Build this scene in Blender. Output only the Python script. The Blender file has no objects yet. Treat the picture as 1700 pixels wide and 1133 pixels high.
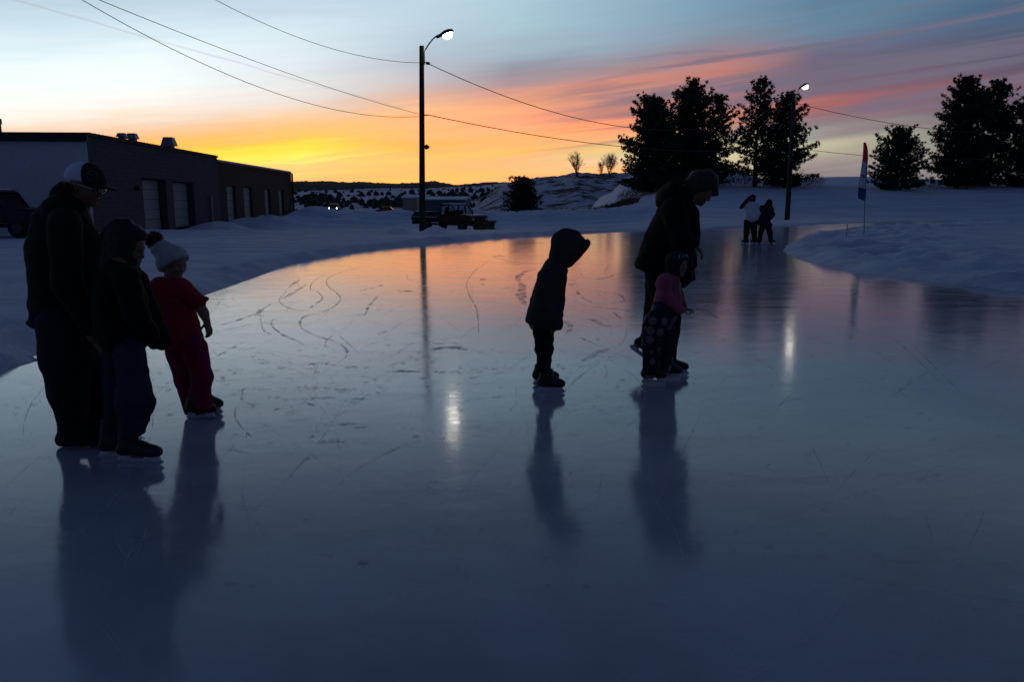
import bpy, math, random
import numpy as np
from mathutils import Vector, Matrix
random.seed(7)
C = bpy.context.scene
# ------------------------------------------------------------------ camera
TH = math.radians(10.12); ct, st = math.cos(TH), math.sin(TH); F = 1322.0; CH = 1.55
cam = bpy.data.cameras.new('camera'); cam.sensor_width = 36; cam.lens = F / 1700 * 36
cam.clip_start = 0.05; cam.clip_end = 20000
camo = bpy.data.objects.new('camera', cam); C.collection.objects.link(camo)
camo.location = (0, 0, CH); camo.rotation_euler = (math.pi / 2 - TH, 0, 0); C.camera = camo
C.view_settings.view_transform = 'Standard'; C.view_settings.look = 'None'
C.view_settings.exposure = 0; C.view_settings.gamma = 1; C.view_settings.use_curve_mapping = False
C.cycles.use_denoising = True
C.cycles.max_bounces = 6
C.cycles.sample_clamp_indirect = 8

def ray(px, py):
    u = (px - 850) / F; v = (566.5 - py) / F
    return Vector((u, ct + v * st, -st + v * ct))
def P(px, py, Y):
    d = ray(px, py); return d * (Y / d.y) + Vector((0, 0, CH))
def G(px, py, z=0.0):
    d = ray(px, py); return d * ((z - CH) / d.z) + Vector((0, 0, CH))
def mpp(p):
    return (p.y * ct - (p.z - CH) * st) / F
def azel(px, py):
    d = ray(px, py); return math.atan2(d.x, d.y), d.z / math.hypot(d.x, d.y)
def lin(c):
    return tuple(((x / 255) / 12.92 if x / 255 <= .04045 else ((x / 255 + .055) / 1.055) ** 2.4) for x in c) + (1,)

# ------------------------------------------------------------------ world: dusk sky
W = bpy.data.worlds.new('World'); C.world = W; W.use_nodes = True
nt = W.node_tree; nt.nodes.clear()
def N(t, **k):
    n = nt.nodes.new(t)
    for a, b in k.items(): setattr(n, a, b)
    return n
def Lk(a, b): nt.links.new(a, b)
def M(op, a, b=None, c=None, clamp=False):
    n = N('ShaderNodeMath', operation=op); n.use_clamp = clamp
    for i, v in enumerate((a, b, c)):
        if v is None: continue
        if isinstance(v, (int, float)): n.inputs[i].default_value = v
        else: Lk(v, n.inputs[i])
    return n.outputs[0]
tc = N('ShaderNodeTexCoord'); sx = N('ShaderNodeSeparateXYZ'); Lk(tc.outputs['Generated'], sx.inputs[0])
X, Y, Z = sx.outputs
az = M('ARCTAN2', X, Y)
hyp = M('SQRT', M('ADD', M('MULTIPLY', X, X), M('MULTIPLY', Y, Y)))
el = M('DIVIDE', Z, M('MAXIMUM', hyp, 0.02))
SH = 0.10
azc = M('MINIMUM', M('MAXIMUM', az, -0.75), 0.75)
q0 = M('SUBTRACT', el, M('MULTIPLY', azc, SH))
def noise(vec, scale, detail=3, rough=.55, dist=0):
    n = N('ShaderNodeTexNoise'); Lk(vec, n.inputs['Vector']); n.inputs['Scale'].default_value = scale
    n.inputs['Detail'].default_value = detail; n.inputs['Roughness'].default_value = rough
    n.inputs['Distortion'].default_value = dist; return n.outputs[0]
def comb(a, b, c=0.0):
    n = N('ShaderNodeCombineXYZ')
    for i, v in enumerate((a, b, c)):
        if isinstance(v, (int, float)): n.inputs[i].default_value = v
        else: Lk(v, n.inputs[i])
    return n.outputs[0]
v1 = comb(M('MULTIPLY', azc, 3.0), M('MULTIPLY', q0, 22.0))
v2 = comb(M('MULTIPLY', azc, 5.0), M('MULTIPLY', q0, 75.0), 3.3)
n1 = noise(v1, 1.0, 3, .5, .6); n2 = noise(v2, 1.0, 4, .55, .8)
warp = M('ADD', M('MULTIPLY', M('SUBTRACT', n1, .5), .028), M('MULTIPLY', M('SUBTRACT', n2, .5), .022))
fade = M('SUBTRACT', 1.0, M('MULTIPLY', M('MAXIMUM', M('SUBTRACT', el, .2), 0.0), 4.0), clamp=True)
q = M('ADD', q0, M('MULTIPLY', warp, fade))
# sky colours by direction: column azimuth given by the first number, rows by elevation
HI = [(.30, (150, 172, 190)), (.42, (100, 118, 140)), (.62, (62, 78, 102)), (1.2, (39, 55, 85)), (3, (31, 46, 76))]
cols = [
 (0,   [(0,(182,206,220)),(50,(203,225,235)),(100,(230,245,249)),(150,(246,252,248)),(190,(250,242,228)),(215,(250,222,200)),(250,(252,206,150)),(300,(252,190,110))], 1.0),
 (250, [(0,(188,211,222)),(50,(210,229,238)),(100,(238,250,253)),(145,(246,251,249)),(175,(247,238,228)),(205,(252,220,190)),(225,(255,200,140)),(245,(255,205,80)),(265,(255,232,80)),(300,(255,225,110))], 1.0),
 (500, [(0,(194,214,227)),(50,(212,228,237)),(100,(220,231,236)),(145,(228,227,226)),(170,(236,216,202)),(190,(248,206,164)),(212,(254,204,124)),(232,(255,212,86)),(252,(255,240,75)),(272,(255,250,130)),(292,(255,235,130)),(308,(255,215,90))], 1.0),
 (700, [(0,(186,210,224)),(50,(186,206,219)),(95,(178,188,202)),(135,(196,190,192)),(160,(222,180,160)),(182,(243,185,142)),(205,(253,196,132)),(232,(252,190,110)),(248,(254,200,85)),(262,(255,228,90)),(275,(255,205,100)),(300,(255,205,105))], .95),
 (850, [(0,(170,200,214)),(50,(168,194,207)),(88,(160,178,190)),(115,(146,146,160)),(138,(176,148,148)),(158,(222,155,132)),(180,(242,168,122)),(205,(244,184,132)),(228,(248,190,116)),(248,(255,218,80)),(260,(236,196,140)),(285,(248,200,125)),(302,(252,196,100))], .85),
 (1000,[(0,(150,184,200)),(50,(152,181,198)),(92,(152,166,182)),(115,(158,142,150)),(136,(212,142,126)),(148,(218,146,122)),(162,(196,140,132)),(190,(232,150,118)),(222,(246,172,115)),(236,(240,190,120)),(250,(240,212,140)),(268,(232,208,165)),(288,(250,208,130)),(305,(250,196,110))], .72),
 (1200,[(0,(118,154,178)),(45,(126,150,170)),(80,(146,134,148)),(98,(172,132,138)),(116,(198,130,116)),(128,(180,122,118)),(145,(150,124,138)),(175,(192,124,116)),(200,(214,138,116)),(225,(190,160,140)),(248,(206,200,162)),(268,(212,202,160)),(300,(192,172,150))], .55),
 (1350,[(0,(92,132,158)),(40,(104,136,158)),(75,(112,118,140)),(105,(112,104,126)),(140,(126,102,118)),(165,(160,100,106)),(175,(188,108,100)),(186,(170,106,108)),(202,(168,120,116)),(218,(152,146,146)),(242,(196,194,162)),(258,(190,182,155)),(275,(166,152,145)),(300,(138,124,134))], .42),
 (1650,[(0,(72,102,132)),(40,(82,102,130)),(80,(88,88,108)),(115,(94,86,106)),(137,(120,88,102)),(145,(152,90,94)),(158,(118,90,104)),(190,(108,96,112)),(225,(136,134,132)),(260,(150,148,138)),(300,(112,108,124))], .33),
]
def ramp(stops):
    r = N('ShaderNodeValToRGB'); e = r.color_ramp.elements
    lo, hi = -0.25, 1.75
    stops = sorted(stops, key=lambda s: s[0])
    stops = [(min(max((p - lo) / (hi - lo), 0), 1), c) for p, c in stops]
    while len(e) < len(stops): e.new(.5)
    for i, (p, c) in enumerate(stops): e[i].position = p; 
    for i, (p, c) in enumerate(stops): e[i].color = c
    Lk(M('MULTIPLY_ADD', q, 1 / (hi - lo), -lo / (hi - lo)), r.inputs[0]); return r.outputs[0]
def hot(c): return (c[0]*1.55, c[1]*.98, c[2], 1) if c[0] > .9 and c[2] < .42 else c
def mul(c, k): return (c[0]*k, c[1]*k, c[2]*k, 1)
seq = []
def shq(a, e): return e - SH * max(-.75, min(.75, a))
BACK = [(-.25, lin((24, 34, 60))), (0, lin((38, 50, 80))), (.15, lin((49, 61, 95))), (.5, lin((46, 60, 95))), (1.75, lin((31, 46, 76)))]
seq.append((-2.6, BACK))
seq.append((-1.5, [(-.1, lin((90, 90, 110))), (0.0, lin((160, 140, 140))), (.1, lin((130, 150, 175))), (.25, lin((90, 115, 150))), (.5, lin((48, 70, 110))), (1.75, lin((31, 46, 76)))]))
for px, rows, k in cols:
    a = azel(px, 150)[0]
    up = 1.06 if px <= 850 else 1.0
    s = [(shq(a, azel(px, y)[1]), hot(lin(c)) if y > 190 else mul(lin(c), up)) for y, c in rows]
    for e_, c in HI:
        s.append((shq(a, e_), mul(lin(c), (.55 + .45 * k)*(up if e_ < .5 else 1) if e_ < 1 else 1)))
    seq.append((a, s))
seq.append((1.5, [(-.25, lin((40, 50, 80))), (0, lin((70, 72, 96))), (.15, lin((66, 80, 112))), (.4, lin((42, 60, 102))), (1.75, lin((31, 46, 76)))]))
seq.append((2.6, BACK))
cur = ramp(seq[0][1])
for (a0, s0), (a1, s1) in zip(seq[:-1], seq[1:]):
    mr = N('ShaderNodeMapRange'); mr.interpolation_type = 'LINEAR'
    Lk(az, mr.inputs[0]); mr.inputs[1].default_value = a0; mr.inputs[2].default_value = a1
    mx = N('ShaderNodeMix', data_type='RGBA'); Lk(mr.outputs[0], mx.inputs[0])
    Lk(cur, mx.inputs[6]); Lk(ramp(s1), mx.inputs[7]); cur = mx.outputs[2]
# thin bright streaks in the cloud sheet
n3 = noise(comb(M('MULTIPLY', azc, 4.0), M('MULTIPLY', q0, 55.0), 8.1), 1.0, 4, .6, 1.2)
low = M('SUBTRACT', 1.0, M('MULTIPLY', M('MAXIMUM', M('SUBTRACT', q0, .07), 0.0), 9.0), clamp=True)
str_ = M('ADD', 1.0, M('MULTIPLY', M('MULTIPLY', M('SUBTRACT', n3, .5), .46), M('ADD', .25, M('MULTIPLY', low, .75))))
vm = N('ShaderNodeVectorMath', operation='SCALE'); Lk(cur, vm.inputs[0]); Lk(str_, vm.inputs['Scale'])
cur = vm.outputs[0]
# peach streaks across the yellow glow, grey-mauve streaks across the coral bands on the right
def rng(x, a, b_, lo=0.0, hi=1.0):
    m_ = N('ShaderNodeMapRange'); m_.interpolation_type = 'SMOOTHSTEP'; Lk(x, m_.inputs[0])
    for i_, v_ in enumerate((a, b_, lo, hi)): m_.inputs[i_+1].default_value = v_
    return m_.outputs[0]
n4 = noise(comb(M('MULTIPLY', azc, 2.6), M('MULTIPLY', q0, 60.0), 5.7), 1.0, 4, .6, .9)
warm = M('MULTIPLY', M('MULTIPLY', rng(az, -.62, -.45), rng(az, .35, .12)), rng(q0, .115, .06))
k4 = M('MULTIPLY', M('MULTIPLY', rng(n4, .46, .62), warm), .60)
mx = N('ShaderNodeMix', data_type='RGBA'); Lk(k4, mx.inputs[0]); Lk(cur, mx.inputs[6]); mx.inputs[7].default_value = (1.15, .53, .21, 1); cur = mx.outputs[2]
n5 = noise(comb(M('MULTIPLY', azc, 2.2), M('MULTIPLY', q0, 46.0), 2.2), 1.0, 4, .6, 1.0)
cool = M('MULTIPLY', rng(az, -.08, .22), M('MULTIPLY', rng(q0, .035, .06), rng(q0, .20, .14)))
k5 = M('MULTIPLY', M('MULTIPLY', rng(n5, .40, .62), cool), .76)
mx = N('ShaderNodeMix', data_type='RGBA'); Lk(k5, mx.inputs[0]); Lk(cur, mx.inputs[6]); mx.inputs[7].default_value = lin((116, 110, 128)); cur = mx.outputs[2]
# old contrail: a thin great-circle band
a_, b_ = ray(25, 0).normalized(), ray(690, 187).normalized(); nn = a_.cross(b_).normalized()
dp = N('ShaderNodeVectorMath', operation='DOT_PRODUCT'); Lk(tc.outputs['Generated'], dp.inputs[0]); dp.inputs[1].default_value = nn
wob = M('MULTIPLY', M('SUBTRACT', noise(tc.outputs['Generated'], 9.0, 2), .5), .006)
band = M('SUBTRACT', 1.0, M('DIVIDE', M('ABSOLUTE', M('ADD', dp.outputs['Value'], wob)), .0016), clamp=True)
side = M('LESS_THAN', az, azel(690, 187)[0]); front = M('GREATER_THAN', Y, 0.2)
band = M('MULTIPLY', M('MULTIPLY', M('MULTIPLY', band, side), front), .30)
mx = N('ShaderNodeMix', data_type='RGBA'); Lk(band, mx.inputs[0]); Lk(cur, mx.inputs[6]); mx.inputs[7].default_value = lin((170, 150, 155))
bg = N('ShaderNodeBackground'); Lk(mx.outputs[2], bg.inputs[0]); bg.inputs[1].default_value = 1.0
wo = N('ShaderNodeOutputWorld'); Lk(bg.outputs[0], wo.inputs[0])

# ------------------------------------------------------------------ helpers
def setp(o, label=None, cat=None, group=None, kind=None):
    if label: o['label'] = label
    if cat: o['category'] = cat
    if group: o['group'] = group
    if kind: o['kind'] = kind
    return o
def empty(name, loc, rz=0):
    o = bpy.data.objects.new(name, None); C.collection.objects.link(o); o.location = loc
    o.rotation_euler = (0, 0, rz); o.empty_display_size = .2; return o
def link(name, verts, faces, mat, parent=None, smooth=False, loc=None):
    me = bpy.data.meshes.new(name); me.from_pydata([tuple(v) for v in verts], [], faces)
    me.materials.append(mat); me.update()
    if smooth: me.polygons.foreach_set('use_smooth', [True] * len(me.polygons))
    o = bpy.data.objects.new(name, me); C.collection.objects.link(o)
    if parent: o.parent = parent
    if loc is not None: o.location = loc
    return o
def mat(name, col, rough=.8, metal=0, spec=.3, var=.25, nscale=8, bump=0.0, bscale=40, emis=None, estr=0):
    m = bpy.data.materials.new(name); m.use_nodes = True; t = m.node_tree; b = t.nodes['Principled BSDF']
    b.inputs['Roughness'].default_value = rough; b.inputs['Metallic'].default_value = metal
    b.inputs['Specular IOR Level'].default_value = spec
    tc = t.nodes.new('ShaderNodeTexCoord')
    n = t.nodes.new('ShaderNodeTexNoise'); n.inputs['Scale'].default_value = nscale; n.inputs['Detail'].default_value = 4
    t.links.new(tc.outputs['Object'], n.inputs['Vector'])
    r = t.nodes.new('ShaderNodeMapRange'); r.inputs[1].default_value = .3; r.inputs[2].default_value = .7
    r.inputs[3].default_value = 1 - var; r.inputs[4].default_value = 1 + var
    t.links.new(n.outputs[0], r.inputs[0])
    v = t.nodes.new('ShaderNodeVectorMath'); v.operation = 'SCALE'; v.inputs[0].default_value = col[:3]
    t.links.new(r.outputs[0], v.inputs['Scale']); t.links.new(v.outputs[0], b.inputs['Base Color'])
    if bump:
        n2 = t.nodes.new('ShaderNodeTexNoise'); n2.inputs['Scale'].default_value = bscale; n2.inputs['Detail'].default_value = 5
        t.links.new(tc.outputs['Object'], n2.inputs['Vector'])
        bp = t.nodes.new('ShaderNodeBump'); bp.inputs['Strength'].default_value = .8; bp.inputs['Distance'].default_value = bump
        t.links.new(n2.outputs[0], bp.inputs['Height']); t.links.new(bp.outputs[0], b.inputs['Normal'])
    if emis:
        b.inputs['Emission Color'].default_value = emis; b.inputs['Emission Strength'].default_value = estr
    return m

class MB:
    """collects boxes, tubes and prisms into one mesh"""
    def __init__(s): s.v = []; s.f = []
    def add(s, vs, fs):
        o = len(s.v); s.v += [Vector(v) for v in vs]; s.f += [tuple(i + o for i in f) for f in fs]; return s
    def box(s, x0, x1, y0, y1, z0, z1, bev=0.0):
        if bev > 0:
            # chamfered prism in plan + chamfered top
            b = bev
            ring = [(x0+b,y0),(x1-b,y0),(x1,y0+b),(x1,y1-b),(x1-b,y1),(x0+b,y1),(x0,y1-b),(x0,y0+b)]
            cx, cy = (x0+x1)/2, (y0+y1)/2
            def sc(k): return [(cx+(x-cx)*(1-k/max(1e-6,(x1-x0)/2)), cy+(y-cy)*(1-k/max(1e-6,(y1-y0)/2))) for x, y in ring]
            L = [[(x,y,z0) for x,y in sc(b)], [(x,y,z0+b) for x,y in ring], [(x,y,z1-b) for x,y in ring], [(x,y,z1) for x,y in sc(b)]]
            vs = sum(L, []); fs = [tuple(range(7,-1,-1)), tuple(range(24,32))]
            for k in range(3):
                for i in range(8):
                    j = (i+1) % 8; fs.append((k*8+i, k*8+j, k*8+8+j, k*8+8+i))
            return s.add(vs, fs)
        return s.add([(x0,y0,z0),(x1,y0,z0),(x1,y1,z0),(x0,y1,z0),(x0,y0,z1),(x1,y0,z1),(x1,y1,z1),(x0,y1,z1)],
                     [(3,2,1,0),(4,5,6,7),(0,1,5,4),(1,2,6,5),(2,3,7,6),(3,0,4,7)])
    def tube(s, pts, rad, n=8, cap=True):
        pts = [Vector(p) for p in pts]
        if not hasattr(rad, '__len__'): rad = [rad] * len(pts)
        vs = []; fs = []
        up = Vector((0, 0, 1))
        for i, p in enumerate(pts):
            d = (pts[min(i+1, len(pts)-1)] - pts[max(i-1, 0)]).normalized()
            a = d.cross(up if abs(d.z) < .95 else Vector((1, 0, 0))).normalized(); b = d.cross(a)
            for k in range(n):
                t = 2*math.pi*k/n; vs.append(p + (a*math.cos(t) + b*math.sin(t))*rad[i])
        for i in range(len(pts)-1):
            for k in range(n):
                j = (k+1) % n; fs.append((i*n+k, i*n+j, i*n+n+j, i*n+n+k))
        if cap: fs.append(tuple(range(n-1, -1, -1))); fs.append(tuple(range((len(pts)-1)*n, len(pts)*n)))
        return s.add(vs, fs)
    def prism(s, prof, y0, y1):
        """profile in x,z extruded along y"""
        n = len(prof); vs = [(x, y0, z) for x, z in prof] + [(x, y1, z) for x, z in prof]
        fs = [tuple(range(n)), tuple(range(2*n-1, n-1, -1))] + [(i, i+n, (i+1) % n + n, (i+1) % n) for i in range(n)]
        return s.add(vs, fs)
    def xf(s, m):
        s.v = [m @ v for v in s.v]; return s
    def merge(s, o): return s.add(o.v, o.f)
    def build(s, name, m, parent=None, smooth=False, loc=None):
        return link(name, s.v, s.f, m, parent, smooth, loc)
def dup(o, parent=None):
    c = o.copy(); C.collection.objects.link(c); c.parent = parent
    for ch in list(o.children): dup(ch, c)
    return c
def vnoise(x, y, z=0, seed=0):
    """smooth value noise, vectorised"""
    x = np.asarray(x, float); y = np.asarray(y, float); z = np.zeros_like(x) + z
    xi, yi, zi = np.floor(x), np.floor(y), np.floor(z); xf, yf, zf = x-xi, y-yi, z-zi
    u, v, w = xf*xf*(3-2*xf), yf*yf*(3-2*yf), zf*zf*(3-2*zf)
    def h(a, b, c):
        t = np.sin(a*127.1 + b*311.7 + c*74.7 + seed*13.37) * 43758.5453; return t - np.floor(t)
    r = 0
    for dx in (0, 1):
        for dy in (0, 1):
            for dz in (0, 1):
                r = r + h(xi+dx, yi+dy, zi+dz) * (u if dx else 1-u) * (v if dy else 1-v) * (w if dz else 1-w)
    return r * 2 - 1
def fbm(x, y, z=0, seed=0, o=4):
    r = 0; a = 1; s = 0
    for i in range(o): r = r + a * vnoise(x*2**i, y*2**i, z*2**i, seed+i); s += a; a *= .5
    return r / s

# ------------------------------------------------------------------ materials of the setting
def snow_mat(name='snow', col=(.80, .82, .87), veg=None):
    m = bpy.data.materials.new(name); m.use_nodes = True; t = m.node_tree; b = t.nodes['Principled BSDF']
    b.inputs['Roughness'].default_value = .85; b.inputs['Specular IOR Level'].default_value = .15
    tc = t.nodes.new('ShaderNodeTexCoord')
    def nz(scale, det=5, rough=.6, vec=None):
        n = t.nodes.new('ShaderNodeTexNoise'); n.inputs['Scale'].default_value = scale; n.inputs['Detail'].default_value = det
        n.inputs['Roughness'].default_value = rough; t.links.new(vec or tc.outputs['Object'], n.inputs['Vector']); return n.outputs[0]
    mp = t.nodes.new('ShaderNodeMapping'); mp.inputs['Rotation'].default_value = (0, 0, .5); mp.inputs['Scale'].default_value = (.35, 1.6, 1)
    t.links.new(tc.outputs['Object'], mp.inputs[0])
    big = nz(.5, 6, .65, mp.outputs[0]); fine = nz(4.5, 8, .75)
    mx = t.nodes.new('ShaderNodeMix'); mx.data_type = 'RGBA'; mx.inputs[6].default_value = (col[0]*.72, col[1]*.72, col[2]*.78, 1); mx.inputs[7].default_value = (*col, 1)
    mr = t.nodes.new('ShaderNodeMapRange'); mr.inputs[1].default_value = .35; mr.inputs[2].default_value = .62
    t.links.new(big, mr.inputs[0]); t.links.new(mr.outputs[0], mx.inputs[0])
    out = mx.outputs[2]
    if veg:
        scale, lo, hi, vcol = veg
        sp = nz(scale, 6, .7)
        mr2 = t.nodes.new('ShaderNodeMapRange'); mr2.inputs[1].default_value = lo; mr2.inputs[2].default_value = hi
        t.links.new(sp, mr2.inputs[0])
        m2 = t.nodes.new('ShaderNodeMix'); m2.data_type = 'RGBA'; t.links.new(mr2.outputs[0], m2.inputs[0])
        t.links.new(out, m2.inputs[6]); m2.inputs[7].default_value = (*vcol, 1); out = m2.outputs[2]
    t.links.new(out, b.inputs['Base Color'])
    ad = t.nodes.new('ShaderNodeMath'); ad.operation = 'MULTIPLY_ADD'; ad.inputs[1].default_value = .42
    t.links.new(fine, ad.inputs[0]); t.links.new(big, ad.inputs[2])
    bp = t.nodes.new('ShaderNodeBump'); bp.inputs['Strength'].default_value = .9; bp.inputs['Distance'].default_value = .17
    t.links.new(ad.outputs[0], bp.inputs['Height']); t.links.new(bp.outputs[0], b.inputs['Normal'])
    return m
M_snow = snow_mat()

def ice_mat():
    m = bpy.data.materials.new('ice'); m.use_nodes = True; t = m.node_tree; b = t.nodes['Principled BSDF']
    tc = t.nodes.new('ShaderNodeTexCoord'); L = t.links.new
    def mapn(sc, rot, scale, det=5, rough=.6, dist=0):
        mp = t.nodes.new('ShaderNodeMapping'); mp.inputs['Rotation'].default_value = (0, 0, rot); mp.inputs['Scale'].default_value = (*sc, 1)
        L(tc.outputs['Object'], mp.inputs[0])
        n = t.nodes.new('ShaderNodeTexNoise'); n.inputs['Scale'].default_value = scale; n.inputs['Detail'].default_value = det
        n.inputs['Roughness'].default_value = rough; n.inputs['Distortion'].default_value = dist; L(mp.outputs[0], n.inputs['Vector']); return n.outputs[0]
    def mrange(x, a, b_, c, d):
        r = t.nodes.new('ShaderNodeMapRange'); r.inputs[1].default_value = a; r.inputs[2].default_value = b_
        r.inputs[3].default_value = c; r.inputs[4].default_value = d; L(x, r.inputs[0]); return r.outputs[0]
    cloudy = mapn((1, 1), .3, .45, 6, .6, .5)
    streak = mapn((.5, 3.0), .25, 1.2, 6, .65, .8)
    fine = mapn((1.2, 5), -.3, 6, 6, .7, .4)
    cm = t.nodes.new('ShaderNodeMix'); cm.data_type = 'RGBA'
    cm.inputs[6].default_value = (.25, .28, .32, 1); cm.inputs[7].default_value = (.46, .50, .55, 1)
    L(mrange(cloudy, .35, .7, 0, 1), cm.inputs[0]); L(cm.outputs[2], b.inputs['Base Color'])
    rg = t.nodes.new('ShaderNodeMath'); rg.operation = 'ADD'
    L(mrange(streak, .35, .75, .08, .16), rg.inputs[0]); L(mrange(fine, .45, .8, 0, .07), rg.inputs[1])
    L(rg.outputs[0], b.inputs['Roughness']); b.inputs['IOR'].default_value = 1.5
    b.inputs['Specular IOR Level'].default_value = .5
    # shallow waves left by flooding and thin grooves
    wav = mapn((1, 1.3), .2, 1.1, 3, .5, .3); mid = mapn((1, 1.2), .4, 8, 5, .65, .5); gr = mapn((1, 2.5), 1.1, 28, 4, .7, .6)
    h1 = t.nodes.new('ShaderNodeMath'); h1.operation = 'MULTIPLY_ADD'; L(mid, h1.inputs[0]); h1.inputs[1].default_value = .017; 
    w1 = t.nodes.new('ShaderNodeMath'); w1.operation = 'MULTIPLY'; L(wav, w1.inputs[0]); w1.inputs[1].default_value = .10
    L(w1.outputs[0], h1.inputs[2])
    h2 = t.nodes.new('ShaderNodeMath'); h2.operation = 'MULTIPLY_ADD'; L(gr, h2.inputs[0]); h2.inputs[1].default_value = .0025; L(h1.outputs[0], h2.inputs[2])
    bp = t.nodes.new('ShaderNodeBump'); bp.inputs['Strength'].default_value = 1.0; bp.inputs['Distance'].default_value = .03
    L(h2.outputs[0], bp.inputs['Height']); L(bp.outputs[0], b.inputs['Normal'])
    return m
M_ice = ice_mat()

# ------------------------------------------------------------------ rink outline
def catmull(pts, n=6):
    out = []
    for i in range(len(pts) - 1):
        p0 = pts[max(i-1, 0)]; p1 = pts[i]; p2 = pts[i+1]; p3 = pts[min(i+2, len(pts)-1)]
        for k in range(n):
            t = k / n
            out.append(tuple(.5*((2*p1[j]) + (-p0[j]+p2[j])*t + (2*p0[j]-5*p1[j]+4*p2[j]-p3[j])*t*t + (-p0[j]+3*p1[j]-3*p2[j]+p3[j])*t**3) for j in (0, 1)))
    out.append(pts[-1]); return out
g2 = lambda x, y: (G(x, y).x, G(x, y).y)
edge = [(-6.8, -3), (-6.0, 3)] + [g2(*p) for p in [(0, 617), (65, 587), (200, 537), (350, 487), (440, 455), (490, 438), (560, 425), (620, 415.5), (700, 407), (800, 398), (870, 393), (1032, 385), (1165, 381), (1230, 378.5), (1300, 376), (1400, 371), (1520, 368)]] + [(34, 59), (60, 66), (85, 60)]
OUT = catmull(edge) + [(90, -8), (-6.8, -8)]
isl = [g2(*p) for p in [(1292, 415), (1297, 422), (1324, 433), (1418, 452.6), (1527, 467), (1620, 477.5), (1700, 486)]] + [(11.5, 11.2), (18, 7), (40, 3), (70, 6), (75, 30), (60, 52), (40, 52.5)] + [g2(*p) for p in [(1700, 371), (1560, 374), (1450, 379), (1390, 384), (1335, 392), (1303, 404), (1292, 415)]]
ISL = catmull(isl)
def sdist(px, py, poly):
    """signed distance, positive inside"""
    best = np.full(px.shape, 1e9); ins = np.zeros(px.shape, bool)
    n = len(poly)
    for i in range(n):
        x0, y0 = poly[i]; x1, y1 = poly[(i+1) % n]
        dx, dy = x1-x0, y1-y0; l2 = dx*dx+dy*dy
        if l2 < 1e-9: continue
        t = np.clip(((px-x0)*dx + (py-y0)*dy)/l2, 0, 1)
        best = np.minimum(best, (px-x0-t*dx)**2 + (py-y0-t*dy)**2)
        if abs(dy) > 1e-12:
            ins ^= ((y0 > py) != (y1 > py)) & (px < dx*(py-y0)/dy + x0)
    return np.where(ins, 1, -1)*np.sqrt(best)
def sm(a, b, x): t = np.clip((x-a)/(b-a), 0, 1); return t*t*(3-2*t)
def terrain(x, y):
    x = np.asarray(x, float); y = np.asarray(y, float)
    do = -sdist(x, y, OUT); di = sdist(x, y, ISL); d = np.maximum(do, di)
    jit = .10*fbm(x*1.3, y*1.3, seed=3) + .05*vnoise(x*5, y*5, seed=9)
    dd = d + jit
    h = -.05 + .15*sm(-.05, .55, dd)
    on = sm(.1, .9, d)
    h = h + on*(.035*fbm(x*.5, y*.5, seed=1) + .018*fbm(x*2.2, y*2.2, seed=2))
    rut = 1-np.abs(vnoise((x+.35*y)*.9, (y-.2*x)*.07, seed=17)); h = h + on*(x < 4)*(-.05*np.clip(rut-.8, 0, .2)*5 + .02*np.abs(fbm(x*1.4, y*1.4, seed=18)))
    # scraped snow along the left edge, broken snow round the inner bank
    h = h + sm(.05, .35, do)*(1-sm(.5, 1.6, do))*(.04+.16*np.abs(fbm(x*2.6, y*2.6, seed=5, o=5)))*(x < 3)
    near = sm(.15, .9, di)*(1-sm(3.0, 7.5, di))
    h = h + near*(.30*np.abs(fbm(x*1.1, y*1.1, seed=6, o=6)) + .10*(1-np.abs(vnoise(x*2.4+y, y*2.4, seed=8)))*np.abs(vnoise(x*1.1, y*1.1, seed=28)) + .07*np.abs(vnoise(x*5.2, y*5.2, seed=29)) - .03)
    h = h + sm(.3, 5, di)*.10
    # left yard falls slightly away, then ploughed piles
    left = 1 - sm(5.5, 12, x - (y-55)*.08)
    h = h - left*.38*sm(38, 47, y)
    lump = fbm(x*.33, y*.33, seed=11, o=5)
    pile = np.exp(-((y-64-1.5*vnoise(x*.12, x*0, seed=12))/4.2)**2)*sm(-19.5, -15, x)*(1-sm(10, 14, x))
    h = h + pile*np.maximum(.2, (.84 + .36*lump + .25*np.abs(fbm(x*1.1, y*1.1, seed=13))))
    for cx, cy, r, a in ((-17.4, 56, 3.6, .62), (-17.3, 47.5, 2.0, .5), (-15.5, 61, 3, .35), (-4.75, 33.6, .75, .42), (-3.2, 33.9, .7, .34), (-1.2, 49.2, 1.0, .22)):
        rr = ((x-cx)**2 + (y-cy)**2)/(r*r)
        h = h + a*np.exp(-rr*1.6)*(1+.35*fbm(x*1.3, y*1.3, seed=14))
    h = h - left*3.2*sm(74, 170, y)
    # rise behind the rink on the right
    rt = sm(4, 16, x - (y-60)*.09)
    h = h + rt*(.35*sm(61, 68, y) + 1.75*sm(64, 88, y)**1.1 + 1.1*sm(84, 100, y))
    crest2 = np.exp(-((x-62)/26)**2)*sm(112, 150, y)
    h = h + crest2*2.3
    # snow stack beyond the trees
    h = h + 2.6*sm(0, 1, 1-np.abs(y-122)/16)*np.clip((x-8.6)/9.5, 0, 1)*(1-sm(30, 40, x))
    return h
def axis(lo, hi, step, far, grow=1.13):
    a = list(np.arange(lo, hi+1e-6, step)); s = step
    while a[-1] < far: s *= grow; a.append(a[-1]+s)
    s = step
    while a[0] > -far: s *= grow; a.insert(0, a[0]-s)
    return np.array(a)
xs = axis(-24, 46, .22, 6000); ys = axis(3, 76, .22, 6000); 
ys = ys[ys > -400]
GX, GY = np.meshgrid(xs, ys); GZ = terrain(GX, GY)
nx, ny = len(xs), len(ys)
V = np.stack([GX, GY, GZ], -1).reshape(-1, 3)
ii = (np.arange(ny-1)[:, None]*nx + np.arange(nx-1)[None]).ravel()
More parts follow.
